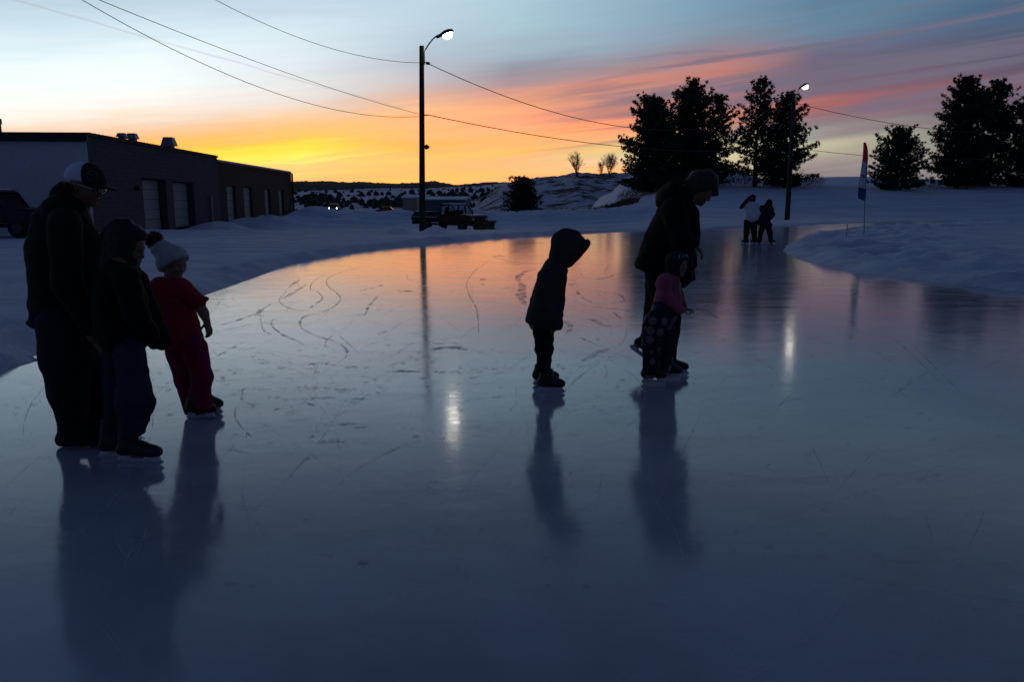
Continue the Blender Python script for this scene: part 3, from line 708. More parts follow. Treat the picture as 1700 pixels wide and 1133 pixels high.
# ---- man in mesh-back cap, profile to the right
def man():
    foot = G(142, 744); f = Fig(foot); o = f.o
    e = person(foot, 'man in dark jacket and pale mesh back cap standing at the left')
    torso = [((104,372,0),42,(106,420,0),54,1.22), ((106,420,0),54,(112,525,0),56,1.05), ((112,352,-.02),34,(122,335,0),24,1.3), ((100,352,-.12),26,(104,352,.12),26,1.0), ((126,400,0),38,(128,500,0),40,1.1)]
    arm_n = [((108,372,-.21),26,(112,470,-.27),23,1.0), ((112,470,-.27),23,(158,556,-.24),17,1.0)]
    arm_f = [((118,372,.20),26,(150,420,.30),20,1.0), ((150,420,.30),20,(184,392,.20),15,1.0)]
    leg_n = [((108,536,-.09),45,(110,595,-.10),41,1.0), ((110,595,-.10),41,(114,650,-.11),31,1.0), ((114,650,-.11),31,(122,716,-.11),22,1.0)]
    leg_f = [((126,540,.10),44,(160,622,.10),31,1.0), ((160,622,.10),31,(168,660,.10),23,1.0), ((168,660,.10),23,(172,722,.08),19,1.0)]
    S = f.sdf(20, 235, 250, 770, -.42, .5, .02)
    body_of(f, S, torso+arm_n+arm_f+leg_n+leg_f, .78)
    hc = f.j(143, 309, 0); head(S, hc, .113, (1, -.12, -.30), (.25, 0, 1)); f.cap(S, (128,340,0), 17, (138,318,0), 15)
    hand(S, f.j(160, 562, -.24), (.35, .05, -1), (.6, .8, .2), 1.05, .45, 1)
    hand(S, f.j(185, 392, .19), (.8, -.5, -.3), (0, -.3, -1), 1.0, .6, 1)
    sdf_obj('body', S, M_skin, e, o)
    J = f.sdf(20, 285, 230, 600, -.45, .5, .03)
    for a, ra, b_, rb, fy in torso+arm_n+arm_f: f.cap(J, a, ra, b_, rb, fy=fy)
    f.cap(J, (60,532,0), 4, (168,532,0), 6, fy=6)
    folded(J, .007, 1); J.plane(f.j(100, 541, 0), (-.03, 0, -1)); J.plane(f.j(122, 322, 0), (.45, 0, 1)); 
    jk = sdf_obj('jacket', J, fabric('dark_jacket', (.012, .011, .011)), e, o)
    K = f.sdf(70, 280, 190, 380, -.2, .2, .012)   # stand-up collar
    f.cap(K, (112,330,0), 27, (126,316,0), 25, fy=.95); K.plane(f.j(120, 306, 0), (.35, 0, 1)); f.cap(K, (132,316,0), 22, (140,290,0), 22, op='d')
    sdf_obj('collar', K, fabric('jacket_collar', (.014, .012, .011)), jk, o)
    T = f.sdf(30, 500, 230, 760, -.42, .5, .03)
    for a, ra, b_, rb, fy in leg_n+leg_f: f.cap(T, a, ra, b_, rb, fy=fy)
    folded(T, .007, 2, fz=9); sdf_obj('trousers', T, fabric('dark_jeans', (.016, .016, .022)), e, o)
    # cap: pale mesh back, black front panel, brim, round emblem
    B = basis((1, -.12, -.20), (.2, 0, 1)); hc = np.array(hc)
    def capshell(front):
        Q = SDF(hc-.2, hc+.2, .0055, .008); c = hc+B@np.array([-.008, 0, .038]); Q.ell(c, (.122, .094, .104), B, k=0)
        Q.plane(c+B@np.array([0, 0, -.012]), B@np.array([0, 0, -1])); cut = B@np.array([1, 0, .30 if front else .30])
        Q.plane(c+B@np.array([.034, 0, 0]), -cut if front else cut); return Q
    ct_ = sdf_obj('cap', capshell(False), fabric('cap_mesh', (.58, .55, .66), bump=.002, bs=300), e, o)
    fp = sdf_obj('front_panel', capshell(True), fabric('cap_front', (.02, .02, .024)), ct_, o)
    br = MB(); n = 14; vs = []
    for top in (.004, -.002):
        for i in range(n+1):
            th = -1.25+2.5*i/n
            for rr in (0, 1):
                fx_ = .085*math.cos(th)+rr*.085*math.cos(th)**.7*1.25; ly = .088*math.sin(th)*(1+.02*rr)
                vs.append(tuple(hc+B@np.array([fx_, ly, .030+top-.018*rr*math.cos(th)-.9*ly*ly])-np.array(o)))
    m_ = 2*(n+1); fs = []
    for i in range(n):
        a = 2*i; fs += [(a, a+1, a+3, a+2), (m_+a, m_+a+2, m_+a+3, m_+a+1), (a+1, m_+a+1, m_+a+3, a+3), (a, a+2, m_+a+2, m_+a)]
    link('brim', vs, fs, fabric('cap_brim', (.018, .018, .02)), ct_, True)
    em = MB(); cpt = hc+B@np.array([.078, -.070, .075]); u_ = Vector(B@np.array([-.62, -.75, .1])).normalized(); w_ = Vector(B@np.array([-.25, .0, .97]))
    u_ = Vector(B@np.array([.70, -.68, 0])).cross(w_).normalized(); nn_ = Vector(w_).cross(u_)
    ring = [Vector(cpt)+u_*.030*math.cos(t_)+w_*.026*math.sin(t_)-nn_*.010-Vector(o) for t_ in np.linspace(0, 6.283, 25)]
    em.tube(ring, .0016, 5); em.tube([ring[2], ring[6]*.5+ring[0]*.5, ring[14]], .0016, 5); em.build('emblem', mat('stitch', (.15, .15, .17)), ct_)
    g = MB()
    Lh = lambda f_, l, u: Vector(hc+basis((1, -.12, -.30), (.25, 0, 1))@(np.array([f_, l, u])*.113))-Vector(o)
    for sg in (.26, -.26):
        g.tube([Lh(.84+.0*c_, sg+.17*math.cos(c_), -.02+.13*math.sin(c_)) for c_ in np.linspace(0, 6.283, 15)], .0016, 5)
    g.tube([Lh(.86, -.09, .02), Lh(.9, 0, .04), Lh(.86, .09, .02)], .0016, 5)
    for sg in (-1, 1): g.tube([Lh(.83, sg*.43, .03), Lh(.75, sg*.60, .04), Lh(-.05, sg*.68, .06)], .0018, 5)
    g.build('glasses', M_steel, e)
    for bx_, by_, hx in ((129, 742, 118), (176, 740, 158)):
        p = G(bx_, by_); Bt = SDF((p.x-.22, p.y-.1, -.01), (p.x+.22, p.y+.1, .24), .006, .03)
        Bt.cap((p.x-.09, p.y, .045), .045, (p.x+.10, p.y, .04), .040, fy=1.05); Bt.cap((p.x-.06, p.y, .08), .055, (p.x-.05, p.y, .2), .055)
        Bt.plane((0, 0, .004), (0, 0, -1)); sdf_obj('boot', Bt, M_boot, e, o)
man()

# ---- teenager in dark jacket and jeans, beside the man
def teen():
    foot = G(214, 768); f = Fig(foot); o = f.o
    e = person(foot, 'teenager in black jacket and blue jeans between the man and the child in red')
    torso = [((198,462,0),34,(200,500,0),40,1.2), ((200,500,0),40,(206,556,0),38,1.1), ((196,445,-.10),22,(200,445,.10),22,1.0), ((186,470,0),30,(190,545,0),34,1.0)]
    arm_n = [((206,458,-.16),22,(226,520,-.20),19,1.0), ((226,520,-.20),19,(250,556,-.12),15,1.0)]
    arm_f = [((206,456,.15),22,(236,500,.26),17,1.0), ((236,500,.26),17,(262,560,.26),14,1.0)]
    leg_n = [((213,575,-.05),27,(222,635,-.06),26,1.0), ((222,635,-.06),26,(224,668,-.06),31,1.0), ((224,668,-.06),31,(221,712,-.06),22,1.0)]
    leg_f = [((196,580,.09),27,(196,640,.10),24,1.0), ((196,640,.10),24,(192,725,.12),19,1.0)]
    S = f.sdf(140, 340, 310, 790, -.4, .5, .02)
    body_of(f, S, torso+arm_n+arm_f+leg_n+leg_f, .78); hc = f.j(213, 412, 0)
    head(S, hc, .108, (1, -.05, -.32), (.3, 0, 1)); f.cap(S, (200,445,0), 14, (206,425,0), 13)
    sdf_obj('body', S, M_skin, e, o)
    J = f.sdf(130, 410, 310, 620, -.42, .5, .03)
    for a, ra, b_, rb, fy in torso+arm_n+arm_f: f.cap(J, a, ra, b_, rb, fy=fy)
    for a_ in ((232,570,-.05),(243,566,0.05),(222,574,.1)): f.cap(J, a_, 9, (a_[0]-6,a_[1]-18,a_[2]), 10)
    folded(J, .008, 3); J.plane(f.j(200, 583, 0), (0, 0, -1)); J.plane(f.j(205, 428, 0), (.3, 0, 1))
    jk = sdf_obj('jacket', J, fabric('black_jacket', (.007, .006, .006)), e, o)
    pr = MB()
    for i, (a, b_, c, d) in enumerate([(229,470,236,476),(231,480,237,492),(229,496,234,500),(228,506,238,510),(230,514,236,517)]):
        q_ = [f.j(a, b_, -.265), f.j(c, b_, -.262), f.j(c, d, -.262), f.j(a, d, -.265)]
        q2 = [Vector(x) + Vector((0, .012, 0)) for x in q_]
        pr.add([Vector(x)-Vector(o) for x in q_]+[x-Vector(o) for x in q2], [(0,1,2,3),(7,6,5,4),(0,4,5,1),(1,5,6,2),(2,6,7,3),(3,7,4,0)])
    # coat bundle / mitten hanging from the arm on the far side
    K = f.sdf(215, 430, 305, 610, .05, .45, .02)
    f.cap(K, (232,462,.22), 15, (248,520,.24), 20, fy=.9); f.cap(K, (248,520,.24), 20, (264,562,.24), 17, fy=.8)
    for a, ra in (((256,575,.22),7), ((270,574,.24),9), ((278,568,.24),6), ((246,566,.22),8)): f.cap(K, a, ra, (a[0]-6,a[1]-20,a[2]), ra+3)
    folded(K, .008, 4, fx=14, fz=6); sdf_obj('sleeve', K, fabric('black_sleeve', (.012, .012, .013)), jk, o)
    # hair / lowered hood around the head
    H = f.sdf(160, 345, 270, 480, -.25, .25, .02, .006)
    f.cap(H, (208,396,0), 29, (206,420,0), 29, fy=.95); f.cap(H, (198,372,0), 11, (210,370,0), 9, fy=1.2); f.cap(H, (192,385,0), 18, (186,440,0), 20, fy=1.1); f.cap(H, (226,388,0), 15, (231,390,0), 12, fy=1.2)
    f.cap(H, (200,450,0), 26, (206,430,0), 24, fy=1.2); H.ell(np.array(hc)+np.array((.125, 0, -.045)), (.07, .06, .085), k=.02, op='d')
    folded(H, .006, 5, fx=16, fz=16); sdf_obj('hair', H, mat('black_hair', (.012, .010, .009), .6, bump=.003, bscale=80), e, o)
    T = f.sdf(140, 545, 310, 760, -.42, .5, .025)
    for a, ra, b_, rb, fy in leg_n+leg_f: f.cap(T, a, ra, b_, rb, fy=fy)
    f.cap(T, (196,676,-.06), 5, (250,668,-.06), 6, fy=2.5); folded(T, .009, 6, fz=15); T.plane(f.j(222, 722, -.06), (0, 0, -1))
    sdf_obj('jeans', T, fabric('blue_jeans', (.020, .030, .045)), e, o)
    p = G(233, 771); skate(e, o, (p.x, p.y, 0), -.10, .285, high=.19)
    p = G(205, 762); skate(e, o, (p.x, p.y, 0), .1, .28, high=.19)
teen()

# ---- child in pink with a pale bobble hat
def pink_child():
    foot = G(333, 696); f = Fig(foot, .006); o = f.o
    e = person(foot, 'small child in red top, magenta trousers and pale knitted hat with a bobble')
    torso = [((272,492,0),28,(288,530,0),32,.95), ((288,530,0),32,(304,566,0),34,.9), ((268,478,0),20,(300,480,0),20,1.2), ((290,500,0),28,(300,540,0),30,.95)]
    arm_n = [((310,484,-.04),15,(328,502,-.04),14,1.0)]; fore = [((328,500,-.04),9,(338,520,-.05),8.5,1.0), ((338,520,-.05),8.5,(343,533,-.06),6,1.0)]
    arm_f = [((262,480,.04),15,(240,492,.10),13,1.0), ((240,492,.10),13,(234,520,.16),9,1.0)]
    leg_n = [((322,575,-.06),21,(336,626,-.06),18,1.0), ((336,626,-.06),18,(331,655,-.04),17,1.0), ((331,655,-.04),17,(341,672,-.02),14,1.0)]
    leg_f = [((298,580,.06),24,(310,632,.06),20,1.0), ((310,632,.06),20,(320,678,.06),17,1.0)]
    S = f.sdf(215, 375, 370, 710, -.3, .35, .018)
    body_of(f, S, torso+arm_n+arm_f+leg_n+leg_f, .78)
    for a, ra, b_, rb, fy in fore: f.cap(S, a, ra, b_, rb, fy=fy, k=.01)
    hc = f.j(290, 438, 0); head(S, hc, .100, (1, -.55, -.30), (.35, -.1, 1)); f.cap(S, (284,466,0), 11, (284,450,0), 11)
    hand(S, f.j(343, 534, -.06), (.22, -.1, -1), (-.8, .5, 0), .74, .55, -1)
    sdf_obj('body', S, M_skinf, e, o)
    J = f.sdf(215, 450, 370, 620, -.3, .35, .022)
    for a, ra, b_, rb, fy in torso+arm_n+arm_f: f.cap(J, a, ra, b_, rb, fy=fy)
    f.cap(J, (326,498,-.04), 11, (343,496,-.04), 4, k=.01)
    folded(J, .006, 7, fx=9); J.plane(f.j(308, 577, 0), (.14, 0, -1)); J.plane(f.j(286, 459, 0), (0, 0, 1))
    sdf_obj('shirt', J, fabric('red_top', (.32, .018, .030)), e, o)
    T = f.sdf(260, 540, 375, 700, -.3, .35, .022)
    for a, ra, b_, rb, fy in leg_n+leg_f: f.cap(T, a, ra, b_, rb, fy=fy)
    f.cap(T, (300,570,0), 28, (322,572,0), 20, fy=.9); folded(T, .007, 8, fz=11); T.plane(f.j(322, 690, .05), (-.1, 0, -1))
    sdf_obj('trousers', T, fabric('magenta_trousers', (.22, .011, .055)), e, o)
    # knitted hat
    B = basis((.95, -.55, -.35), (.18, -.10, 1)); hcn = np.array(hc)
    H = f.sdf(230, 375, 340, 470, -.25, .25, .012, .005)
    f.cap(H, (289,430,0), 24, (267,413,0), 16.5, fy=.98); f.cap(H, (281,437,0), 21, (285,440,0), 21, fy=.98, k=.02)
    H.plane(f.j(289, 441, 0), (.52, -.20, -.87), .010)
    folded(H, .0025, 9, fx=30, fy=30, fz=8)
    hat = sdf_obj('knitted_hat', H, fabric('grey_wool', (.40, .41, .39), bump=.004, bs=160), e, o)
    Pm = MB(); c = Vector(f.j(256, 399, -.01)); rr = random.Random(3)
    for i in range(1100):
        d = Vector((rr.gauss(0, 1), rr.gauss(0, 1), rr.gauss(0, 1))).normalized(); l = .060*rr.uniform(.8, 1.12); a = d.orthogonal().normalized()*.004
        b2 = c+d*l-Vector(o); b1 = c+d*.02-Vector(o); Pm.add([b1-a, b1+a, b2+a*.6, b2-a*.6], [(0, 1, 2, 3)])
    Pm.build('bobble', fabric('maroon_wool', (.22, .03, .06)), hat)
    p = G(335, 697); skate(e, o, (p.x, p.y, 0), .05, .20, high=.11)
    p = G(347, 689); skate(e, o, (p.x, p.y, 0), .25, .19, high=.12)
pink_child()

# ---- child with fur-rimmed hood, looking down
def hood_child():
    foot = G(911, 654); f = Fig(foot, .006); o = f.o
    e = person(foot, 'child alone in a grey hooded coat with fur rim, head bowed, on white laced skates')
    torso = [((917,462,0),24,(910,500,0),28,1.15), ((910,500,0),28,(903,530,0),31,1.1), ((922,446,0),20,(924,452,0),16,1.2), ((895,535,0),23,(912,536,0),23,1.2), ((905,466,0),12,(897,500,0),16,1.0)]
    arm_n = [((908,462,-.13),17,(900,506,-.16),15,1.0), ((900,506,-.16),15,(918,526,-.15),11,1.0)]
    arm_f = [((912,462,.13),16,(912,505,.17),14,1.0), ((912,505,.17),14,(926,522,.12),10,1.0)]
    leg_n = [((899,545,-.05),16,(903,575,-.05),14.5,1.0), ((903,575,-.05),14.5,(904,612,-.05),12,1.0)]
    leg_f = [((906,545,.06),16,(906,578,.06),13,1.0), ((906,578,.06),13,(900,606,.07),11,1.0)]
    S = f.sdf(860, 365, 985, 665, -.32, .32, .018)
    body_of(f, S, torso+arm_n+arm_f+leg_n+leg_f, .78)
    hc = f.j(945, 412, 0); head(S, hc, .100, (1, -.05, -.95), (.85, 0, .9)); f.cap(S, (922,445,0), 10, (936,424,0), 10)
    sdf_obj('body', S, M_skinf, e, o)
    J = f.sdf(855, 420, 965, 580, -.32, .32, .02)
    for a, ra, b_, rb, fy in torso+arm_n+arm_f: f.cap(J, a, ra, b_, rb, fy=fy)
    f.cap(J, (930,448,0), 7, (938,449,0), 5, fy=3); f.cap(J, (922,538,.02), 6, (925,540,.02), 4, fy=2)
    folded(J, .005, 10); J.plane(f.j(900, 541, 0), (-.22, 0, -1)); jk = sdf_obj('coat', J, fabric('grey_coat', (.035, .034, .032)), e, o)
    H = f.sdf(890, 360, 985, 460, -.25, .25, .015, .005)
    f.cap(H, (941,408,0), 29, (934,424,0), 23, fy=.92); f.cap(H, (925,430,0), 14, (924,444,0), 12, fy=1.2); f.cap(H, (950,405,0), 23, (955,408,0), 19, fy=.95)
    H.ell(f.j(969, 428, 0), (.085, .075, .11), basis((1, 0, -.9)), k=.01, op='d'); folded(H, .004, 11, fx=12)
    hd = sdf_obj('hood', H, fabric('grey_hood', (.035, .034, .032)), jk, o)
    fur = MB(); rr = random.Random(8); path = []
    B = basis((1, 0, -1.05), (.9, 0, 1))
    cc = np.array(f.j(957, 418, 0))
    for i in range(44):
        t_ = 2*math.pi*i/44; path.append(Vector(cc+B@np.array([.016-.010*math.sin(t_), .090*math.cos(t_), .110*math.sin(t_)-.004]))-Vector(o))
    fur.tube(path+[path[0]], .030, 8, cap=False)
    for i in range(2600):
        k_ = rr.randrange(44); p0 = path[k_].lerp(path[(k_+1) % 44], rr.random()); d = Vector((rr.gauss(0, 1), rr.gauss(0, 1), rr.gauss(0, 1))).normalized()*rr.uniform(.030, .044)
        a = d.orthogonal().normalized()*.0016; fur.add([p0-a, p0+a, p0+d], [(0, 1, 2)])
    fur.build('fur_trim', mat('brown_fur', (.05, .035, .025), .9), hd)
    T = f.sdf(870, 525, 950, 640, -.25, .25, .02)
    for a, ra, b_, rb, fy in leg_n+leg_f: f.cap(T, a, ra, b_, rb, fy=fy)
    f.cap(T, (892,578,-.05), 5, (913,584,-.05), 6, fy=2); folded(T, .008, 12, fz=14); T.plane(f.j(903, 616, 0), (0, 0, -1))
    sdf_obj('trousers', T, fabric('black_trousers', (.008, .007, .007)), e, o)
    lm = mat('white_laces', (.7, .72, .74), .8, var=.05)
    p = G(915, 653); skate(e, o, (p.x, p.y, 0), -.05, .215, high=.12, lacem=lm)
    p = G(906, 640); skate(e, o, (p.x, p.y, 0), .12, .215, high=.12, lacem=lm)
hood_child()

# ---- adult bending over the smallest skater
def bending_adult():
    foot = G(1112, 622); f = Fig(foot, .0075); o = f.o
    e = person(foot, 'adult in long dark hooded coat stooping forward behind the smallest skater')
    torso = [((1122,348,0),30,(1110,395,0),38,1.15), ((1110,395,0),38,(1098,436,0),40,1.05), ((1118,330,0),24,(1140,335,0),16,1.3), ((1132,360,0),28,(1136,400,0),24,1.1), ((1140,362,-.05),20,(1142,395,-.05),18,1.0), ((1082,430,0),20,(1072,436,0),14,1.1), ((1126,410,0),26,(1126,462,0),20,1.05)]
    arm_n = [((1118,348,-.19),21,(1132,402,-.25),17,1.0), ((1132,402,-.25),17,(1150,400,-.23),12,1.0)]
    arm_f = [((1122,348,.19),20,(1140,395,.24),16,1.0), ((1140,395,.24),16,(1146,440,.18),12,1.0)]
    leg_n = [((1096,455,-.08),25,(1110,530,-.10),21,1.0), ((1110,530,-.10),21,(1109,590,-.08),14,1.0)]
    leg_f = [((1096,455,.08),25,(1090,520,.10),21,1.0), ((1090,520,.10),21,(1074,568,.14),13,1.0)]
    S = f.sdf(1035, 265, 1210, 635, -.45, .5, .022)
    body_of(f, S, torso+arm_n+arm_f+leg_n+leg_f, .78)
    hc = f.j(1166, 317, 0); head(S, hc, .115, (1, -.10, -.85), (.8, 0, 1)); f.cap(S, (1140,334,0), 13, (1156,324,0), 13)
    hand(S, f.j(1151, 402, -.23), (.6, -.1, -.75), (0, .2, -1), 1.0, .5, -1); hand(S, f.j(1146, 442, .18), (.1, -.3, -1), (-.3, -1, 0), 1.0, .5, 1)
    sdf_obj('body', S, M_skin, e, o)
    J = f.sdf(1035, 290, 1190, 500, -.45, .5, .03)
    for a, ra, b_, rb, fy in torso+arm_n+arm_f: f.cap(J, a, ra, b_, rb, fy=fy)
    f.cap(J, (1070,442,0), 12, (1140,462,0), 9, fy=2.2); f.cap(J, (1080,415,0), 16, (1066,438,0), 12, fy=2.0); folded(J, .008, 13)
    J.plane(f.j(1060, 447, 0), (-.42, 0, -1)); J.plane(f.j(1162, 352, 0), (1, 0, .1)); J.plane(f.j(1144,330,0), (.8, 0, .6))
    jk = sdf_obj('coat', J, fabric('black_coat', (.007, .006, .006)), e, o)
    Hd = f.sdf(1075, 290, 1170, 370, -.3, .3, .02)
    f.cap(Hd, (1103,327,0), 14, (1118,318,0), 17, fy=2.2); f.cap(Hd, (1118,316,0), 16, (1140,326,0), 12, fy=1.8); f.cap(Hd, (1096,338,0), 7, (1104,326,0), 12, fy=2); folded(Hd, .006, 14, fx=14)
    hd = sdf_obj('hood', Hd, fabric('black_hood', (.009, .008, .007)), jk, o)
    fur = MB(); rr = random.Random(9); path = [Vector(f.j(1100+40*t_, 318-20*math.sin(t_*2.6), .16*math.cos(t_*6.3)))-Vector(o) for t_ in np.linspace(0, 1, 22)]
    for i in range(1300):
        k_ = rr.randrange(21); p0 = path[k_].lerp(path[k_+1], rr.random()); d = Vector((rr.gauss(0, 1), rr.gauss(0, 1), rr.gauss(0, 1))).normalized()*rr.uniform(.02, .04)
        a = d.orthogonal().normalized()*.002; fur.add([p0-a, p0+a, p0+d], [(0, 1, 2)])
    fur.build('fur_trim', mat('dark_fur', (.05, .04, .032), .9), hd)
    H = f.sdf(1125, 270, 1205, 360, -.25, .25, .012, .006)
    f.cap(H, (1163,304,0), 21, (1172,302,0), 20, fy=1.0); f.cap(H, (1152,306,0), 15, (1144,320,0), 12, fy=1.3); f.cap(H, (1183,302,0), 10, (1185,322,0), 8, fy=1.5); f.cap(H, (1158,298,0), 15, (1178,298,0), 13, fy=1.3)
    f.cap(H, (1146,300,0), 8, (1140,302,0), 5); H.ell(f.j(1182, 340, 0), (.06, .07, .08), k=.02, op='d'); folded(H, .005, 15, fx=18, fz=18)
    sdf_obj('hair', H, mat('dark_hair', (.035, .022, .014), .6, bump=.003, bscale=80), e, o)
    T = f.sdf(1045, 430, 1150, 620, -.4, .5, .025)
    for a, ra, b_, rb, fy in leg_n+leg_f: f.cap(T, a, ra, b_, rb, fy=fy)
    folded(T, .007, 16, fz=10); sdf_obj('trousers', T, fabric('dark_trousers', (.009, .008, .009)), e, o)
    p = G(1117, 623); skate(e, o, (p.x, p.y, 0), -.05, .28, high=.17)
    p = P(1066, 588, f.Y+.14); skate(e, o, (p.x-.01, p.y, p.z-.02), -.1, .27, high=.17, pitch=.62)
bending_adult()

def small_child():
    foot = G(1088, 637); f = Fig(foot, .0055); o = f.o
    e = person(foot, 'smallest skater in pink jacket, dark hat and spotted bib trousers')
    torso = [((1112,468,0),17,(1106,500,0),22,1.0), ((1106,500,0),22,(1096,530,0),24,.95), ((1118,470,0),14,(1120,500,0),16,1.0)]
    arm_n = [((1104,466,-.10),13,(1104,490,-.12),11,1.0), ((1104,490,-.12),11,(1128,514,-.11),8.5,1.0)]
    arm_f = [((1116,466,.10),12,(1126,492,.12),10,1.0), ((1126,492,.12),10,(1134,512,.08),8,1.0)]
    leg_n = [((1088,535,-.06),21,(1082,572,-.06),17,1.0), ((1082,572,-.06),17,(1080,620,-.06),13,1.0)]
    leg_f = [((1100,535,.06),21,(1104,575,.06),17,1.0), ((1104,575,.06),17,(1100,618,.05),13,1.0)]
    S = f.sdf(1055, 400, 1160, 640, -.3, .3, .016)
    body_of(f, S, torso+arm_n+arm_f+leg_n+leg_f, .78)
    hc = f.j(1125, 439, 0); head(S, hc, .098, (.85, -1.0, -.15), (0, 0, 1)); f.cap(S, (1118,464,0), 9, (1121,450,0), 9)
    hand(S, f.j(1131, 515, -.11), (1, -.1, .05), (0, .1, -1), .62, .9, -1); hand(S, f.j(1136, 514, .08), (1, -.1, .0), (0, .1, -1), .62, .9, 1)
    sdf_obj('body', S, M_skinf, e, o)
    J = f.sdf(1070, 440, 1155, 560, -.28, .28, .018)
    for a, ra, b_, rb, fy in torso[:1]+arm_n+arm_f: f.cap(J, a, ra, b_, rb, fy=fy)
    f.cap(J, (1106,472,0), 18, (1114,500,0), 18, fy=1.05); folded(J, .005, 17, fx=11); J.plane(f.j(1120, 452, 0), (0, 0, 1))
    sdf_obj('jacket', J, fabric('pink_jacket', (.34, .075, .12)), e, o)
    T = f.sdf(1055, 465, 1150, 632, -.28, .28, .02)
    f.cap(T, (1108,486,0), 17, (1102,520,0), 23.5, fy=1.08)
    for a, ra, b_, rb, fy in leg_n+leg_f: f.cap(T, a, ra, b_, rb, fy=fy)
    folded(T, .006, 18, fz=12); T.plane(f.j(1090, 619, 0), (0, 0, -1)); T.plane(f.j(1108, 480, 0), (0, 0, 1)); 
    tm = fabric('spotted_trousers', (.022, .018, .028)); t = tm.node_tree; b = t.nodes['Principled BSDF']
    vo = t.nodes.new('ShaderNodeTexVoronoi'); vo.inputs['Scale'].default_value = 11; vo.inputs['Randomness'].default_value = .55
    tcx = t.nodes.new('ShaderNodeTexCoord'); t.links.new(tcx.outputs['Object'], vo.inputs['Vector'])
    mr = t.nodes.new('ShaderNodeMapRange'); mr.inputs[1].default_value = .46; mr.inputs[2].default_value = .34; t.links.new(vo.outputs['Distance'], mr.inputs[0])
    mx = t.nodes.new('ShaderNodeMix'); mx.data_type = 'RGBA'; mx.inputs[6].default_value = (.022, .018, .028, 1); mx.inputs[7].default_value = (.20, .125, .15, 1)
    t.links.new(mr.outputs[0], mx.inputs[0]); t.links.new(mx.outputs[2], b.inputs['Base Color'])
    sdf_obj('bib_trousers', T, tm, e, o)
    H = f.sdf(1095, 400, 1150, 480, -.2, .2, .014, .005); c = np.array(hc)
    B = basis((.85, -1.0, -.1)); H.ell(c+B@np.array([-.012, 0, .022]), (.104, .092, .095), B, k=0); H.ell(c+B@np.array([-.02, 0, -.045]), (.085, .088, .085), B, k=.02)
    H.ell(c+B@np.array([.115, 0, -.02]), (.075, .060, .078), B, k=.01, op='d')
    hat = sdf_obj('knitted_hat', H, fabric('dark_wool', (.02, .02, .025), bump=.003, bs=160), e, o)
    st_ = MB()
    for i in range(5):
        a = -.75+i*.38; pts = [Vector(c+B@np.array([.093*math.cos(a+.1*q_)*math.cos(.52+.2*q_)-.012+.004, .092*math.sin(a+.1*q_)*math.cos(.52+.2*q_), .022+.1*math.sin(.52+.2*q_)]))-Vector(o) for q_ in (-1, 0, 1)]
        st_.tube(pts, .0045, 5)
    st_.build('hat_stripe', mat('pale_yarn', (.5, .5, .55)), hat)
    p = G(1085, 637.5); skate(e, o, (p.x, p.y, 0), .0, .205, high=.10)
    p = G(1112, 630); skate(e, o, (p.x, p.y, 0), .12, .20, high=.10)
small_child()

